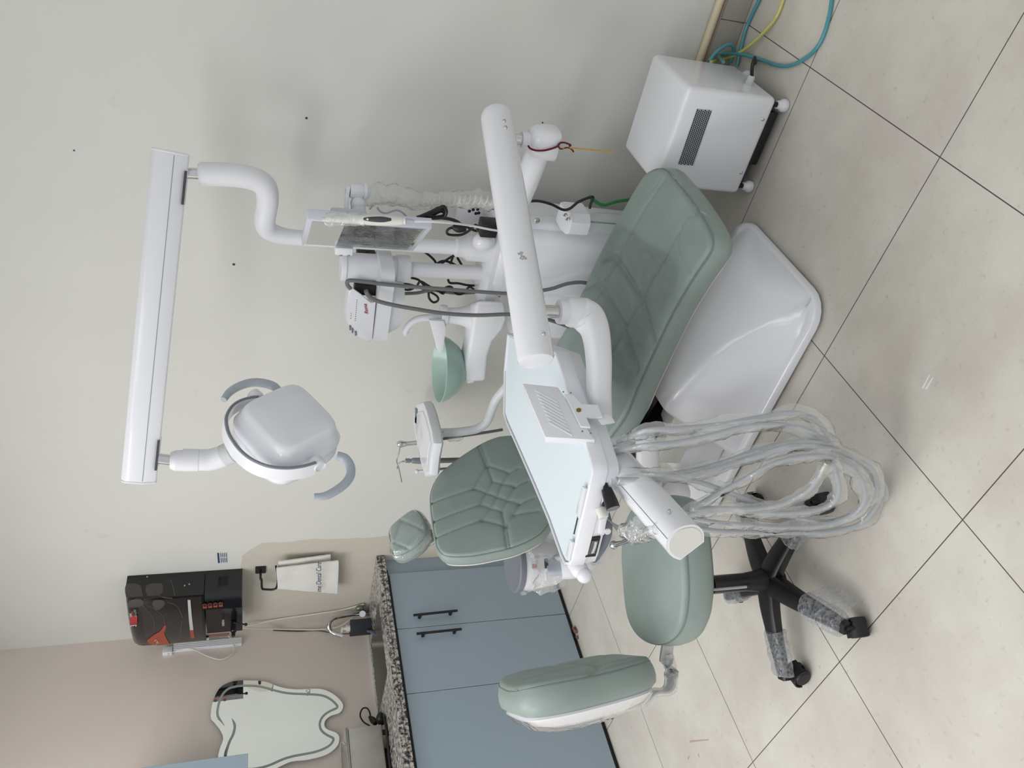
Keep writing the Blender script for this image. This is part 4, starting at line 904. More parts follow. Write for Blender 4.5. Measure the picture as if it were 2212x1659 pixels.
b1 = [c0+V((0, 0, -.055)), c0+V((0, 0, -.080))+bdv*.05, be0+bdv*.22+V((.012, 0, -.004)), be0+bdv*.5+V((.018, 0, -.004)), be0+bdv*.78+V((.008, 0, 0)), be1]
M().tube(b1, [.038, .038, .033, .030, .029, .028], 24, 6, sq=(1, .95), up=zz_).obj('tray_bracket', WHITE2, dt_)
# rear arm and knuckle
nf = TF+tdir*.075
M().lathe([(.0155, nf.z-.065), (.0155, nf.z-.03)], (nf.x, nf.y, 0), n=24).obj('arm_spindle', CHROME, dt_)
M().lathe([(.022, nf.z-.105), (.022, nf.z-.062)], (nf.x, nf.y, 0), n=24).obj('arm_collar', WHITE2, dt_)
kz = nf.z-.125; kc = V((nf.x, nf.y, kz)); re = V((PB.x+.03, .20, kz-.03)); rd = (re-kc).normalized()
M().loft([rrect(kc.x, kc.y, .028, .028, .02, kc.z+.040), rrect(kc.x, kc.y, .040, .038, .028, kc.z+.028), rrect(kc.x, kc.y, .044, .042, .028, kc.z), rrect(kc.x, kc.y, .044, .042, .024, kc.z-.034), rrect(kc.x, kc.y, .040, .038, .022, kc.z-.040)]).obj('arm_knuckle', WHITE, dt_, 55)
M().tube([kc, kc+rd*.2, re], .036, 28).obj('rear_arm', WHITE, dt_)
# tray body
TZ = .80
tp_px = [(1095, 720), (1087, 800), (1086, 895), (1092, 915), (1111, 958), (1150, 1048), (1182, 1125), (1210, 1205), (1219, 1222), (1230, 1222), (1238, 1200), (1250, 1150), (1268, 1075), (1280, 1020), (1278, 1000), (1262, 945), (1230, 850), (1200, 760)]
TP = [oz(a, b, TZ) for a, b in tp_px]; tcx = sum((p for p in TP), V())/len(TP)
def shrink(P, d, z):
    out = []
    for i, p in enumerate(P):
        e1 = (p-P[i-1]); e2 = (P[(i+1) % len(P)]-p); e1.z = e2.z = 0; t = (e1.normalized()+e2.normalized()).normalized(); n = V((-t.y, t.x, 0))
        if n.dot(tcx-p) < 0: n = -n
        out.append(V((p.x+n.x*d, p.y+n.y*d, z)))
    return out
M().loft([shrink(TP, .02, TZ-.078), shrink(TP, .006, TZ-.070), shrink(TP, .004, TZ-.040), shrink(TP, .0, TZ-.038), shrink(TP, .0, TZ-.003), shrink(TP, .003, TZ), shrink(TP, .009, TZ), shrink(TP, .011, TZ-.006), shrink(TP, .4, TZ-.006) if False else shrink(TP, .013, TZ-.008)], cap1=True).obj('tray_body', WHITE, dt_, 50)
M().loft([shrink(TP, .0125, TZ-.0078), shrink(TP, .0125, TZ-.0042)]).obj('tray_mat', TRAYB, dt_)
M().tube(shrink(TP, .0117, TZ-.0045)[1:10], .0012, 6, 1).obj('mat_seam', GREY, dt_)
# raised lip blocks along the front
fa, fb = oz(1232, 1212, TZ), oz(1279, 1012, TZ); fd = (fb-fa).normalized(); fn = V((fd.y, -fd.x, 0)); fn = fn if fn.y < 0 else -fn
for t0, t1 in ((.0, .22), (.48, .80)):
    M().prism([fa+fd*((fb-fa).length*t)+fn*w for t, w in ((t0, .002), (t1, .002), (t1-.02, -.018), (t0+.02, -.018))], (0, 0, .007), .002).obj('lip_block', WHITE, dt_)
M().box(fa+fd*((fb-fa).length*.36)-fn*.019+V((0, 0, -.003)), ((fb-fa).length*.22, .003, .003), (fd, fn, zz_)).obj('lip_slot', DGREY, dt_)
FP = lambda px, py, o=.0: op(px, py, fa+fn*o, fn)
g4 = [FP(*p, .001) for p in ((1275, 1158), (1296, 1156), (1285, 1199), (1262, 1201))]
ga = M().prism(g4, fn*.006, .001, 1).obj('gauge_frame', BLACK, dt_)
gc = sum(g4, V())/4
M().prism([gc+(p-gc)*.68+fn*.0066 for p in g4], fn*.0006).obj('gauge_window', mat('gauge_glass', (96, 94, 90), .15), ga)
gu, gv = (g4[1]-g4[0]), (g4[3]-g4[0])
M().prism([gc+gu*u*.5+gv*v*.5+fn*.0074 for u, v in ((-.1, -.6), (.42, -.55), (.52, 0), (.42, .55), (-.1, .6), (.0, 0))], fn*.0006).obj('gauge_dial', LABELM, ga)
# knobs and the lower control box
M().prism([FP(*p, -.004) for p in ((1297, 1062), (1318, 1030), (1302, 1150), (1288, 1146))], fn*.014, .004).obj('control_box', WHITE2, dt_)
k1 = FP(1306, 1045, .0); kd = (fn*.8-fd*.5-zz_*.12).normalized()
M().lathe([(.007, 0), (.007, .012), (.0125, .014), (.0145, .03), (.016, .045), (.0165, .062)], k1, kd, 24).obj('control_knob', BLACK, dt_)
M().lathe([(.0155, 0), (.0155, .001)], k1+kd*.062, kd, 24).obj('knob_face', GREY, dt_)
k2 = FP(1294, 1088, .0)
M().lathe([(.008, 0), (.008, .010), (.0125, .012), (.0125, .034), (.011, .036)], k2, kd, 18).obj('control_knob', IVORY, dt_)
M().lathe([(.006, 0), (.006, .012), (.010, .014), (.012, .03)], FP(1303, 1068, -.01), kd, 18).obj('control_knob', BLACK, dt_)
# grab handle at the corner
hA, hB = oz(1232, 1208, .755), oz(1262, 1243, .738)
M().tube([hA, hA+(hB-hA)*.4, hA+(hB-hA)*.75, hB], [.017, .0215, .0225, .013], 20, 4).sphere(hB, .0205, 14).obj('grab_handle', WHITE, dt_)
# X-ray film viewer clipped to the side
ra, rb = oz(1279, 1005, TZ), oz(1200, 760, TZ); rd_ = (rb-ra).normalized(); rn = V((rd_.y, -rd_.x, 0)); rn = rn if rn.x > 0 else -rn
vn = (rn+zz_*.30).normalized(); VP_ = lambda px, py, o=0: op(px, py, ra+rn*.012+zz_*.01, vn)+vn*o
fv = [VP_(1129, 828), VP_(1205, 836), VP_(1285, 950), VP_(1178, 944)]
vw = M().prism(fv, -vn*.024, .0015).obj('film_viewer', WHITE2, dt_); tag(vw, 'white ridged film viewer plate clipped upright on the tray edge')
ve, vh = (fv[3]-fv[0]).normalized(), (fv[1]-fv[0]).normalized()
rg = M()
for k in range(9):
    s0 = .12+.075*k; a_ = fv[0]+(fv[3]-fv[0])*s0+(fv[1]-fv[0])*.28; b2_ = fv[0]+(fv[3]-fv[0])*(s0+.20)+(fv[1]-fv[0])*.78
    rg.tube([a_+vn*.0005, b2_+vn*.0005], .0022, 8)
rg.obj('viewer_ridges', WHITE2, vw)
pb4 = [VP_(1219, 855, .001), VP_(1238, 857, .001), VP_(1256, 877, .001), VP_(1291, 879, .001), VP_(1302, 905, .001), VP_(1266, 906, .001), VP_(1276, 927, .001), VP_(1254, 926, .001)]
M().prism(pb4, vn*.008, .001, 1).obj('clip_plate', WHITE2, vw)
M().prism([VP_(1282, 893), VP_(1316, 893), VP_(1328, 913), VP_(1298, 918)], -vn*.014+rn*.012, .002).obj('clip_foot', WHITE2, vw)
M().lathe([(.006, 0), (.006, .0012)], VP_(1250, 891, .009), vn, 18).obj('brass_badge', mat('brass', (140, 116, 52), .35, metal=.7), vw)
for px in ((1217, 847), (1233, 849), (1258, 932), (1276, 936)): M().lathe([(.0022, 0), (.0022, .0008)], VP_(*px, .0005), vn, 10).obj('screw', GREY, vw)
# instrument bar reaching forward from under the tray
bo, be_ = oz(1352, 1030, .692), oz(1478, 1172, .662); bx_ = (be_-bo).normalized(); by_ = V((-bx_.y, bx_.x, 0)); by_ = by_ if by_.x < 0 else -by_
prof = [(.002, -.049), (-.028, -.038), (-.047, -.010), (-.041, .026), (-.015, .044), (.017, .038), (.039, .017), (.049, -.004)]
pr2 = [(q.x, q.y) for q in spline([(x, y, 0) for x, y in prof], 4)]
ib = M().prism([bo-bx_*.10+by_*x+zz_*y for x, y in pr2], be_-bo+bx_*.10).obj('instrument_bar', WHITE, dt_, 30)
M().prism([be_+by_*x*.86+zz_*y*.86 for x, y in pr2], bx_*.002).obj('end_cap', IVORY, ib)
M().prism([bo+by_*-.014+zz_*.0441+bx_*s for s in (0, (be_-bo).length)]+[bo+by_*-.0125+zz_*.0441+bx_*s for s in ((be_-bo).length, 0)], zz_*.0008).obj('seam_line', GREY, ib)
for px in ((1400, 1068), (1422, 1087), (1446, 1107)):
    q = oz(*px, .688); M().lathe([(.0035, -.004), (.0035, .007), (.001, .008)], q, (-by_+zz_*.4), 10).obj('bar_stud', CHROME, ib)
# grey swivel bracket with chrome instruments under the front edge
gb = [oz(a, b, .70) for a, b in ((1304, 1108), (1308, 1140), (1299, 1172), (1282, 1206))]
M().tube(gb, [.018, .022, .020, .013], 16, 5, sq=(1, .6), up=zz_).obj('swivel_bracket', GREY, dt_)
M().lathe([(.008, 0), (.008, .004), (.002, .0045)], FP(1312, 1147, .028), fn, 14).obj('pivot_button', IVORY, dt_)
# ------------------------------------------------ instruments and their hoses
def hang(px, py, d=0):   # the hoses hang in a slightly forward leaning curtain below the tray front
    return op(px, py, (1.75, -.925-d, .75), V((.0, 1, -.115)))
def hp(l, d=0): return [hang(a, b, d*.6) for a, b in l]
HOSEG = mat('hose_grey', (160, 165, 172), .4)
def wrapped(name, pts, r, label, wr=.015, seed=1, m_=None, under=True):
    h = thing(name, label, 'hose', tuple(pts[0]), 'handpiece hoses in plastic sleeves')
    if under:
        u_ = V((tcx.x-pts[0].x, tcx.y-pts[0].y, 0)).normalized(); p0 = V((pts[0].x, pts[0].y, .705))
        pts = [p0+u_*.13+V((0, 0, .006)), p0+u_*.075]+pts[1:]
    hz_ = [V((p.x, p.y, max(p.z, .026))) for p in pts]
    M().tube(hz_, r, 10, 8).obj('hose', m_ or HOSEG, h)
    sp = spline(hz_, 10); rad = [max(.007, wr*(1.2+.45*noise.noise(V((i*.11, seed, 2))))) for i in range(len(sp))]
    w = M().tube(sp, rad, 18, sq=(1.15, .62), up=(.35, .94, .02)).jitter(.009, 16, seed).jitter(.0035, 70, seed+5); 
    for v in w.bm.verts: v.co.z = max(v.co.z, .004)
    w.obj('plastic_sleeve', WRAP, h, 80); return h
wrapped('handpiece_hose', hp([(1322, 930), (1400, 930), (1480, 925), (1560, 917), (1640, 902), (1710, 892), (1755, 903), (1780, 930), (1788, 955)]), .0062, 'sleeved grey hose hanging nearest the film viewer, with the widest outer curve', .015, 1)
wrapped('handpiece_hose', hp([(1325, 962), (1400, 962), (1470, 955), (1540, 940), (1610, 922), (1680, 917), (1740, 928), (1775, 948), (1795, 965)], .02), .0062, 'sleeved grey hose hanging second from the film viewer', .016, 2)
wrapped('handpiece_hose', hp([(1318, 1032), (1400, 1026), (1480, 1020), (1560, 1000), (1630, 975), (1700, 958), (1770, 955), (1830, 980), (1880, 1025), (1903, 1065), (1895, 1105), (1850, 1135), (1770, 1150), (1660, 1150), (1560, 1148), (1500, 1140)], .03), .0065, 'sleeved grey hose making the lowest and widest loop almost touching the floor', .015, 3)
wrapped('handpiece_hose', hp([(1330, 1026), (1420, 1026), (1490, 1036), (1560, 1058), (1640, 1090), (1720, 1118), (1790, 1126), (1845, 1110), (1880, 1082), (1893, 1050), (1884, 1015), (1845, 990), (1790, 970), (1710, 966), (1640, 985), (1560, 1010), (1480, 1030), (1400, 1036), (1330, 1036)], .055), .0062, 'sleeved grey hose crossing diagonally in front of the hose loops', .014, 4)
wrapped('handpiece_hose', hp([(1420, 1140), (1480, 1108), (1540, 1072), (1600, 1040), (1670, 1003), (1740, 986), (1800, 992), (1850, 1022), (1868, 1062), (1858, 1098), (1815, 1124), (1750, 1138), (1660, 1138), (1560, 1130), (1480, 1120), (1440, 1130)], .08), .0062, 'sleeved grey hose rising from the bar under the diagonal hose, inner loop', .014, 5, None, False)
h6 = wrapped('handpiece_hose', hp([(1785, 1002), (1772, 1026), (1745, 1060), (1700, 1085), (1640, 1098), (1560, 1100), (1490, 1112), (1440, 1125)], .10), .006, 'sleeved hose ending in a loose silver connector beside the black caster', .013, 6, None, False)
q0_, q1_ = hang(1787, 998, .06), hang(1772, 1028, .06); M().tube([q0_, q1_], .0085, 14).obj('connector', STEEL, h6)
wrapped('handpiece_hose', hp([(1795, 995), (1806, 1025), (1812, 1060), (1800, 1085), (1770, 1100), (1710, 1108), (1630, 1106), (1560, 1098), (1490, 1100)], .09), .006, 'sleeved hose curling tightly inside the loops above the black caster', .014, 7, None, False)
def inst(name, label, pts, rad, m_, wrap=True):
    t = thing(name, label, 'handpiece', tuple(pts[0])); M().tube(pts, rad, 14, 5).obj('body', m_, t)
    return t
t = inst('air_turbine_handpiece', 'chrome handpiece with a ball-shaped head lying under the tray bracket', [oz(a, b, .70) for a, b in ((1330, 1176), (1345, 1172), (1375, 1162), (1410, 1148))], [.0075, .0055, .0075, .009], CHROME)
M().sphere(oz(1326, 1177, .70), .0105, 14).obj('head', CHROME, t)
M().tube([oz(a, b, .70) for a, b in ((1366, 1166), (1385, 1158), (1408, 1149), (1430, 1140))], [.013, .016, .017, .014], 14, 6).jitter(.006, 60).obj('plastic_sleeve', WRAP2, t)
t = inst('air_water_syringe', 'chrome syringe with a thin nozzle pointing out beside the white knob', [oz(a, b, .71) for a, b in ((1308, 1118), (1322, 1130), (1336, 1142), (1352, 1155))], [.0022, .0026, .0065, .008], CHROME)
M().tube([oz(a, b, .71) for a, b in ((1344, 1146), (1356, 1148), (1372, 1140), (1384, 1128))], [.014, .02, .02, .015], 14, 6).jitter(.009, 55).obj('plastic_sleeve', WRAP2, t)
# ================================================================== CUSPIDOR
YC = .10
C = lambda px, py, y=YC: oy(px, py, y)
cu = thing('spittoon', 'white spittoon with a frosted green glass bowl and cup filler behind the chair', 'spittoon', tuple(C(1060, 690)))
body_px = [(1029, 650), (1060, 650), (1093, 652), (1097, 690), (1088, 712), (1066, 738), (1056, 768), (1051, 822), (1008, 824), (1004, 805), (1012, 755), (1018, 722), (1022, 690)]
M().prism([C(a, b, YC-.055) for a, b in body_px], (-.072, .090, 0), .014, 3).obj('body', WHITE2, cu)
nc = C(1000, 683); zc = lambda px: C(px, 683).z
M().lathe([(.056, zc(1030)), (.050, zc(1022)), (.034, zc(1000)), (.030, zc(990)), (.029, zc(986)), (.0285, zc(964))], (nc.x, nc.y, 0), n=32).obj('neck', WHITE2, cu)
M().lathe([(.036, zc(964)), (.037, zc(962)), (.037, zc(952)), (.035, zc(950))], (nc.x, nc.y, 0), n=32).obj('neck_ring', WHITE2, cu)
M().tube([C(a, b, YC-.005) for a, b in ((955, 687), (930, 686), (908, 688), (893, 694), (882, 704), (876, 716), (878, 721), (884, 720))], [.012, .012, .012, .012, .0115, .011, .009, .007], 16, 5).obj('cup_filler', WHITE2, cu)
M().prism([C(a, b, YC-.045) for a, b in ((927, 692), (959, 694), (964, 712), (960, 735), (958, 756), (950, 764), (942, 750), (940, 738), (935, 722), (931, 706))], (0, .012, 0), .002).obj('splash_plate', WHITE2, cu)
rc = C(949, 797); rz = rc.z; bz = C(1001, 797).z; dz_ = rz-bz; BR = .126
gp_ = [(.030, -dz_), (.055, -dz_+.002), (.088, -dz_*.72), (.112, -dz_*.36), (BR, 0), (BR-.003, .001), (BR-.006, -.002), (.105, -dz_*.38), (.08, -dz_*.74), (.05, -dz_*.93), (.01, -dz_*.95)]
M().lathe(gp_, rc, n=56).obj('bowl', GLASSG, cu, 50)
M().lathe([(.036, -.018), (.036, .001)], V((rc.x, rc.y, bz-.001)), n=30).obj('bowl_seat', DGREY, cu)
M().lathe([(.050, -.034), (.052, -.020), (.046, -.012)], V((rc.x, rc.y, bz)), n=36).obj('bowl_base', WHITE2, cu)
# ================================================================== ASSISTANT HOLDER
ah = thing('assistant_holder', 'white assistant instrument holder panel with keypad on a bent arm behind the backrest', 'instrument holder', tuple(C(940, 950)))
AZ = C(915, 950, .10).z
ap = [oz(a, b, AZ) for a, b in ((899, 872), (914, 868), (922, 890), (932, 930), (936, 958), (930, 990), (927, 1026), (917, 1030), (909, 1004), (899, 962), (892, 915), (892, 890))]
acx = sum(ap, V())/len(ap)
def shr(P, s, z): return [V((acx.x+(p.x-acx.x)*s, acx.y+(p.y-acx.y)*s, z)) for p in P]
M().loft([shr(ap, .93, AZ-.042), shr(ap, 1.02, AZ-.032), shr(ap, 1.02, AZ-.014), shr(ap, .98, AZ-.002), shr(ap, .93, AZ), shr(ap, .90, AZ-.001)]).obj('panel', WHITE2, ah, 35)
M().loft([shr(ap, .74, AZ-.0005), shr(ap, .72, AZ+.002)]).obj('keypad', WHITE, ah, 35)
M().prism([oz(a, b, AZ+.001) for a, b in ((897, 880), (901, 884), (900, 916), (896, 912))], (0, 0, .001)).obj('display', mat('display_green', (90, 112, 108), .3), ah)
screw(oz(934, 1008, AZ-.02), (CP-acx), .007, ah)
am = [C(a, b, .11) for a, b in ((942, 935), (975, 934), (1008, 931), (1034, 925), (1052, 910), (1062, 885), (1072, 862), (1090, 840), (1110, 815), (1120, 790))]+[oy(1126, 745, .14), oy(1122, 705, .18)]
M().tube(am, .0175, 20, 5).obj('arm', WHITE2, ah)
screw(C(957, 933, .092), (0, -1, 0), .004, ah)
def suct(name, lab, up_, r, m_, dn_, rd__, tip=None):
    t = thing(name, lab, 'suction tip', tuple(C(*up_[-1], .10)))
    M().tube([C(a, b, .10) for a, b in up_], r, 14, 4).obj('body', m_, t)
    if dn_: M().tube([C(a, b, .11) for a, b in dn_], rd__, 12, 4).obj('tube', TUBEG, t)
    if tip: M().tube([C(a, b, .09) for a, b in tip], .0028, 8, 6).obj('nozzle', CHROME, t)
    return t
t = suct('three_way_syringe', 'chrome three-way syringe with a drooping nozzle, standing in the assistant holder', [(858, 960), (862, 959), (868, 959), (880, 958), (900, 956)], [.008, .013, .013, .009, .009], CHROME, [(946, 950), (975, 945), (1010, 940), (1050, 934), (1086, 928)], .006, [(864, 966), (861, 980), (857, 995), (862, 1012), (868, 1041)])
M().tube([C(a, b, .10) for a, b in ((968, 948), (985, 946), (1000, 943))], [.012, .014, .010], 12, 5).jitter(.005, 60).obj('plastic_sleeve', WRAP2, t)
suct('high_volume_suction', 'dark grey suction handle with a bent tip, middle of the assistant holder', [(876, 995), (885, 995), (888, 995), (894, 995), (920, 996)], [.009, .009, .007, .012, .013], GREY, [(946, 995), (985, 994), (1040, 993)], .011, [(878, 996), (868, 997), (860, 1003), (858, 1012)])
suct('saliva_ejector', 'small white saliva ejector tip at the near end of the assistant holder', [(897, 1018), (901, 1018), (905, 1018), (925, 1016)], [.007, .009, .006, .006], WHITE2, [(944, 1014), (970, 1012), (1010, 1012)], .0055)
# ================================================================== ULTRASONIC SCALER ON ITS SHELF
sf = thing('scaler_shelf', 'white pole-mounted oval shelf with a capped cylinder on the second pole', 'shelf', (PB.x, PB.y, zB(880)))
pz = lambda px: oy(px, 578, .16).z
M().lathe([(.044, pz(884)), (.046, pz(880)), (.046, pz(856)), (.041, pz(853)), (.041, pz(843)), (.049, pz(842)), (.049, pz(814)), (.044, pz(812)), (.044, pz(748)), (.049, pz(746)), (.049, pz(737)), (.047, pz(735))], (oy(800, 577, .16).x, .16, 0), n=40).obj('cylinder', WHITE2, sf, 35)
zs0, zs1 = oy(843, 660, .07).z, oy(814, 660, .07).z; sx0, sx1 = oy(828, 736, .09).x, oy(828, 548, .16).x
def shelf_ring(x0, x1, y0, y1, z): return rrect((x0+x1)/2, (y0+y1)/2, (x1-x0)/2, (y1-y0)/2, .05, z, 7)
M().loft([shelf_ring(sx0, sx1, .045, .225, zs0), shelf_ring(sx0, sx1, .045, .225, zs1), shelf_ring(sx0+.006, sx1-.006, .051, .219, zs1+.002)]).obj('shelf_band', WHITE2, sf, 40)
zl = oy(872, 660, .08).z
M().loft([shelf_ring(sx0+.045, sx1-.09, .075, .205, zl), shelf_ring(sx0+.02, sx1-.07, .062, .21, zs0+.002)]).obj('shelf_pan', WHITE2, sf, 40)
sc_ = thing('scaler_unit', 'small white ultrasonic scaler box with red lettering, sitting on the pole shelf', 'scaler', tuple(oy(812, 690, .10)))
yS = .055; sp_ = [oy(a, b, yS) for a, b in ((813, 650), (812, 735), (795, 738), (772, 726), (752, 700), (747, 672), (753, 627), (760, 621), (780, 635), (803, 655))]
sp_ = [V((p.x, p.y, max(p.z, zs1+.003))) for p in sp_]
M().prism(sp_, (-.06, .11, 0), .006).obj('casing', WHITE, sc_)
SQ = lambda a, b: oy(a, b, yS)+V((0, -.0012, 0))
for (a, b) in ((756, 703), (761, 709), (768, 715)): M().tube([SQ(a, b), SQ(a+.5, b+9)], .003, 8).obj('button', GREY, sc_)
for i in range(11): M().sphere(SQ(771-.35*i, 648+4.4*i), .0013, 6).obj('indicator', DGREY, sc_)
for i in range(3): M().sphere(SQ(758.5-.4*i, 677+5*i), .0013, 6).obj('indicator', DGREY, sc_)
t0, t1 = SQ(796, 678), SQ(793, 662); text('lettering', 'Rema', .018, t0, t1-t0, zz_, LOGO_R, sc_, shear=.25)
M().prism([oy(a, b, yS+.06) for a, b in ((753, 625), (748, 660), (746, 685), (750, 700), (752, 660))], (0, .05, .0)).obj('top_sticker', IVORY, sc_)
bbx = tag(M().box(oy(790, 620, .13), (.035, .05, .075), bev=.003).obj('black_adapter', BLACK), 'black power adapter block squeezed between the scaler and the capped cylinder', 'adapter')
bby = tag(M().box(oy(790, 549, .22), (.03, .05, .06), bev=.003).obj('black_adapter', BLACK), 'black power adapter block behind the capped cylinder, near the monitor', 'adapter')
G = lambda l, y: [oy(a, b, y) for a, b in l]
tag(M().tube(G([(757, 624), (750, 614), (752, 607), (765, 606), (790, 609), (840, 615), (900, 620), (980, 626), (1060, 632), (1110, 634), (1150, 630), (1190, 624), (1225, 613), (1255, 610), (1278, 614)], .035), .0065, 10, 6).obj('scaler_cable', TUBEG), 'grey cable arching over the top of the scaler and down past the poles', 'cable')
tag(M().tube(G([(790, 628), (797, 640), (815, 650), (850, 659), (900, 668), (960, 677), (1030, 681), (1095, 679), (1150, 682), (1190, 692), (1230, 706), (1260, 716)], .005), .0068, 10, 6).obj('scaler_cable', TUBEG), 'grey cable leaving the lower side of the scaler and passing the spittoon neck', 'cable')
tag(M().tube(G([(868, 634), (900, 633), (935, 627), (980, 633), (1020, 632), (1060, 628), (1110, 625)], .20), .006, 10, 6).obj('scaler_cable', TUBEG), 'short grey cable emerging beneath the pole shelf, behind the other two', 'cable')
bl = lambda l, y, lab: tag(M().tube(G(l, y), .0042, 8, 7).obj('black_cable', BLACK), lab, 'cable')
bl([(868, 612), (890, 616), (913, 624), (930, 631), (944, 640), (946, 649), (936, 653), (927, 644), (924, 628), (906, 606), (888, 600)], .22, 'black cable knotted in a small loop below the pole shelf')
bl([(868, 624), (884, 626), (900, 618), (908, 608), (925, 617), (945, 628), (958, 634), (962, 622), (975, 620), (985, 634), (1000, 634), (1015, 620), (1030, 632), (1045, 634), (1056, 622), (1068, 632), (1080, 640)], .19, 'black cable snaking down the wall between the spittoon and the second pole')
bl([(968, 604), (972, 611), (990, 612), (1010, 616), (1030, 616), (1042, 608)], .20, 'short black cable hanging in a curve beside the second pole')
bl([(910, 540), (925, 550), (938, 562), (946, 575), (958, 566), (975, 555), (986, 552), (990, 560), (1002, 580)], .21, 'black cable zigzagging between the two poles')
bl([(938, 573), (955, 564), (970, 566), (985, 574), (972, 580), (978, 555), (984, 545)], .23, 'black cable crossing behind the zigzag cable between the poles')
bl([(783, 557), (790, 546), (800, 540), (806, 536)], .20, 'short black lead from the rear adapter up to the monitor')
# ================================================================== MONITOR
NT = od(663, 474, 2.20); NB_ = oy(936, 480, NT.y); FT = od(634, 527, 2.47); 
NB2 = V((NT.x, NT.y, NB_.z)); FB = V((FT.x, FT.y, NB2.z)); FT = V((FT.x, FT.y, NT.z))
mw = (FT-NT).normalized(); mnm = mw.cross(zz_); mnm = mnm if mnm.dot(RGT) < 0 else -mnm   # screen looks to the left
mo_ = thing('monitor', 'upright white-framed monitor seen edge-on beside the lamp pole', 'monitor', tuple(NB2))
M().prism([NT, NB2, FB, FT], -mnm*.030, .004).obj('housing', mat('pale_lilac_plastic', (206, 208, 218), .35), mo_)
SCR = mat('switched_off_screen', (206, 208, 204), .06, metal=.92)
ins = [NT+mw*.014-zz_*.014, NB2+mw*.014+zz_*.016, FB-mw*.014+zz_*.016, FT-mw*.014-zz_*.014]
M().prism([p+mnm*.0005 for p in ins], mnm*.0008).obj('screen', SCR, mo_)
fq = [[NT+(NB2-NT)*(.30+.64*i/16)+(FT-NT)*j/10+mnm*(.004+.005*abs(noise.noise(V((i*.5, j*.6, 4))))) for j in range(11)] for i in range(17)]
M().loft(fq, closed=False, cap0=False, cap1=False).obj('film_sheet', FILM, mo_, 80)
bh = NT+(NB2-NT)*.5-mnm*.03; 
M().box(NT+(NB2-NT)*.34+mw*.12-mnm*.042, (.14, .10, .028), (mw, zz_, mnm), bev=.008).obj('rear_hump', MATS['pale_lilac_plastic'], mo_)
mb = thing('monitor_bracket', 'white ball-jointed monitor bracket sticking out behind the monitor', 'bracket', tuple(oy(770, 430, .05)))
dB = (NT-CP).length+.12
W = lambda a, b, d=0: od(a, b, dB+d)
M().tube([W(775, 470), W(774, 448), W(774, 434)], [.022, .021, .020], 18, 3).sphere(W(774, 440), .0225, 16).obj('ball_joint', WHITE2, mb)
q = W(770, 413); M().lathe([(.020, -.018), (.021, -.012), (.021, .014), (.018, .019), (.024, .021), (.024, .028), (.014, .038)], q, -zz_, 24).obj('swivel', WHITE2, mb)
M().tube([W(748, 470), W(748, 440), W(750, 420), W(753, 402)], .016, 14, 4, sq=(1.3, .35), up=zz_).obj('arm_plate', WHITE2, mb)
screw(W(748, 413, -.002), zz_, .007, mb)
M().box(oy(742, 536, .10), (.028, .05, .056), bev=.006).obj('pole_clamp', WHITE2, mb)
for px in (736, 753): M().lathe([(.006, 0), (.006, .012)], oy(px, 545, .085), -RGT, 12).obj('clamp_bolt', STEEL, mb)
# intra-oral camera held on the monitor's edge
ic_ = thing('intraoral_camera', 'white pen-shaped intraoral camera with a dark grip clipped on the monitor edge', 'camera', tuple(od(780, 475, 2.15)))
K = lambda a, b, d=2.17: od(a, b, d)
M().tube([K(697, 474), K(730, 474), K(770, 474), K(800, 475), K(832, 476), K(866, 477), K(870, 477), K(876, 477)], [.006, .008, .012, .0145, .0145, .0115, .010, .0105], 20, 5).obj('body', IVORY, ic_)
M().tube([K(785, 473, 2.157), K(800, 473.5, 2.157), K(825, 474, 2.157), K(845, 474.5, 2.159)], [.003, .0062, .0078, .004], 14, 5).obj('grip', DGREY, ic_)
M().sphere(K(794, 473.5, 2.149), .003, 10).obj('shutter_button', WHITE, ic_)
M().tube([K(876, 477), K(885, 477), K(895, 478)], [.0075, .006, .004], 12, 3).obj('strain_relief', LGREY, ic_)
M().tube([K(893, 478), K(940, 479, 2.2), K(985, 483, 2.26), K(1020, 488, 2.32), K(1060, 496, 2.36), K(1105, 503, 2.42)], .0034, 8, 5).obj('cord', WHITE2, ic_)
M().tube([K(704, 472), K(715, 474), K(735, 474), K(760, 474), K(785, 474)], [.012, .019, .018, .017, .015], 16, 6).jitter(.007, 60).obj('film_sleeve', WRAP2, ic_)
# wrapped coil cord on the far side
cw = thing('coiled_cord', 'white coiled cord in crumpled clear film hanging between the monitor and the long tube', 'cable', tuple(oy(900, 430, .10)))
cpth = spline(G([(798, 452), (812, 440), (840, 436), (880, 446), (930, 438), (980, 432), (1030, 432), (1085, 434)], .06), 30)
hx = []
for i, p in enumerate(cpth):
    k = min(1, max(0, (i-100)/20)); ang = i*.95; hx.append(p+(RGT*math.cos(ang)+V((0, 0, 1)).cross(RGT)*math.sin(ang))*.012*k)
M().tube(hx, .003, 6).obj('cord', WCABLE, cw)
sp3 = spline(G([(770, 440), (785, 432), (800, 424), (830, 420), (880, 428), (930, 434), (980, 430), (1030, 430), (1070, 432)], .06), 9)
M().tube(sp3, [.010+.017*min(1, i/12)+.006*noise.noise(V((i*.4, 1, 1))) for i in range(len(sp3))], 18).jitter(.014, 32, 2).jitter(.006, 90, 4).obj('film_sleeve', WRAP2, cw, 80)
M().tube([oy(a, b, .0) for a, b in ((815, 448), (822, 457), (835, 460), (855, 454), (868, 458), (878, 468))], .003, 8, 6).obj('thin_lead', LGREY, cw)
bcb = thing('black_cable_bundle', 'black cable folded and tied in a bundle beside the lower end of the monitor', 'cable', tuple(oy(930, 460, 0)))
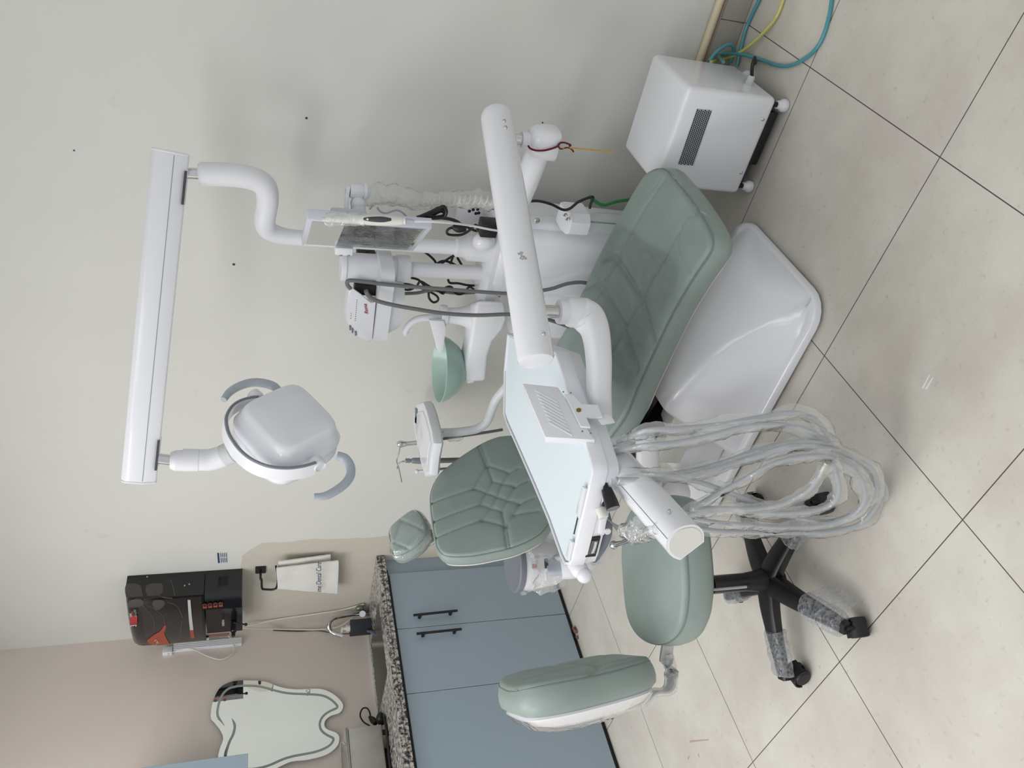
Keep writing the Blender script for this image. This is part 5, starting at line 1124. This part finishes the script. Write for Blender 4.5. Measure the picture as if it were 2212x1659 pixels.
for k, l in enumerate(([(900, 470), (925, 462), (945, 452), (958, 446), (964, 456), (960, 468), (945, 471), (915, 471)], [(905, 469), (930, 458), (950, 449), (961, 455), (958, 466), (935, 470)], [(925, 468), (950, 470), (975, 474), (990, 480)], [(902, 471), (930, 466), (952, 456), (962, 462)])):
    M().tube([oy(a, b, -.02+.012*k) for a, b in l], .0052, 8, 7).obj('cable_turn', BLACK, bcb)
bl([(985, 477), (1000, 486), (1012, 492), (1030, 499), (1028, 486), (1015, 497), (1000, 506), (985, 508), (968, 506), (966, 498), (975, 492), (990, 492)], .08, 'black cable with a moulded plug curling by the wall socket box')
tag(M().tube([oy(a, b, .07) for a, b in ((978, 490), (990, 493), (1006, 492))], [.007, .014, .012], 12, 5).obj('black_plug', BLACK), 'black mains plug hanging in front of the wall socket box', 'plug')
wsb = thing('wall_socket_box', 'white surface-mounted wall socket box partly hidden by the crumpled film', 'socket', tuple(oy(1015, 460, YB)))
sk0, sk1 = oy(985, 475, YB-.03), oy(1050, 440, YB-.03)
M().box(((sk0.x+sk1.x)/2, YB-.016, (sk0.z+sk1.z)/2), (abs(sk0.x-sk1.x)+.02, .030, abs(sk0.z-sk1.z)), bev=.004).obj('box', WHITE2, wsb)
for a, b in ((1022, 453), (1032, 452), (1028, 461), (1034, 460), (1014, 456)): M().lathe([(.006, 0), (.006, .001)], oy(a, b, YB-.031), (0, -1, 0), 12).obj('socket_hole', BLACK, wsb)
tag(M().box(oy(1054, 491, .10), (.05, .05, .055), bev=.004).obj('black_adapter', BLACK), 'black power adapter resting on the unit shoulder beside the lamp pole', 'adapter')
# thread tied to the arm knuckle
th = thing('tied_thread', 'dark red and orange thread tied round the white arm knuckle', 'thread', tuple(kc))
yk_ = kc.y-.048
M().tube([oy(a, b, yk_) for a, b in ((1141, 315), (1146, 321), (1158, 325), (1175, 325), (1192, 321), (1204, 316), (1208, 310))], .0028, 8, 5).obj('red_thread', RED, th)
M().tube([oy(a, b, yk_) for a, b in ((1206, 315), (1210, 309), (1218, 308), (1228, 311), (1233, 314), (1229, 316))], .0026, 8, 5).tube([oy(a, b, yk_) for a, b in ((1205, 315), (1210, 321), (1217, 321), (1225, 319), (1234, 322), (1239, 328))], .0022, 8, 5).obj('red_thread', RED, th)
M().tube([oy(a, b, yk_) for a, b in ((1215, 321), (1235, 320), (1260, 322), (1290, 325), (1320, 329), (1325, 327))], .0022, 8, 5).obj('orange_thread', ORANGE, th)
# ================================================================== SMALL THINGS ON THE FLOOR
CHIP = mat('broken_tile', (120, 96, 80), .8, noise_amt=.3, noise_scale=60)
def chip(px, py, n, seed, lab):
    c = oz(px, py, 0); t = thing('broken_tile_chip', lab, 'debris', tuple(c)); m = M(); rnd = random.Random(seed)
    for i in range(n):
        o = c+V((rnd.uniform(-.02, .012), (i-n/2)*.022+rnd.uniform(-.006, .006), 0)); s = rnd.uniform(.008, .016)
        m.prism([V((o.x+s*math.cos(a)*rnd.uniform(.5, 1.1), o.y+s*math.sin(a)*rnd.uniform(.6, 1.2), .001)) for a in (0, 1.2, 2.3, 3.4, 4.6, 5.4)], (.002, .001, rnd.uniform(.008, .018)))
    m.obj('shards', CHIP, t)
chip(1246, 1361, 3, 3, 'small heap of broken tile shards at the cabinet foot, behind the stool seat')
chip(1300, 1516, 4, 5, 'heap of broken brown tile shards at the cabinet foot, behind the stool backrest')
fl_ = bpy.data.objects['floor']
PM = mat('white_scratch', (232, 231, 224), .6); BM = mat('brown_scuff', (176, 160, 140), .7)
def mark(a, b, w, m_, nm): 
    p, q = oz(*a, .0004), oz(*b, .0004); d = (q-p); n = V((-d.y, d.x, 0)).normalized()*w
    M().prism([p-n, q-n*.5, q+n*.5, p+n], (0, 0, .0004)).obj(nm, m_, fl_)
mark((1993, 839), (2009, 809), .003, PM, 'scratch_mark'); mark((2000, 841), (2016, 815), .003, PM, 'scratch_mark')
mark((1490, 1602), (1531, 1598), .003, BM, 'scuff_mark'); mark((1486, 1640), (1490, 1632), .003, BM, 'scuff_mark'); mark((1508, 1628), (1511, 1636), .0025, BM, 'scuff_mark')
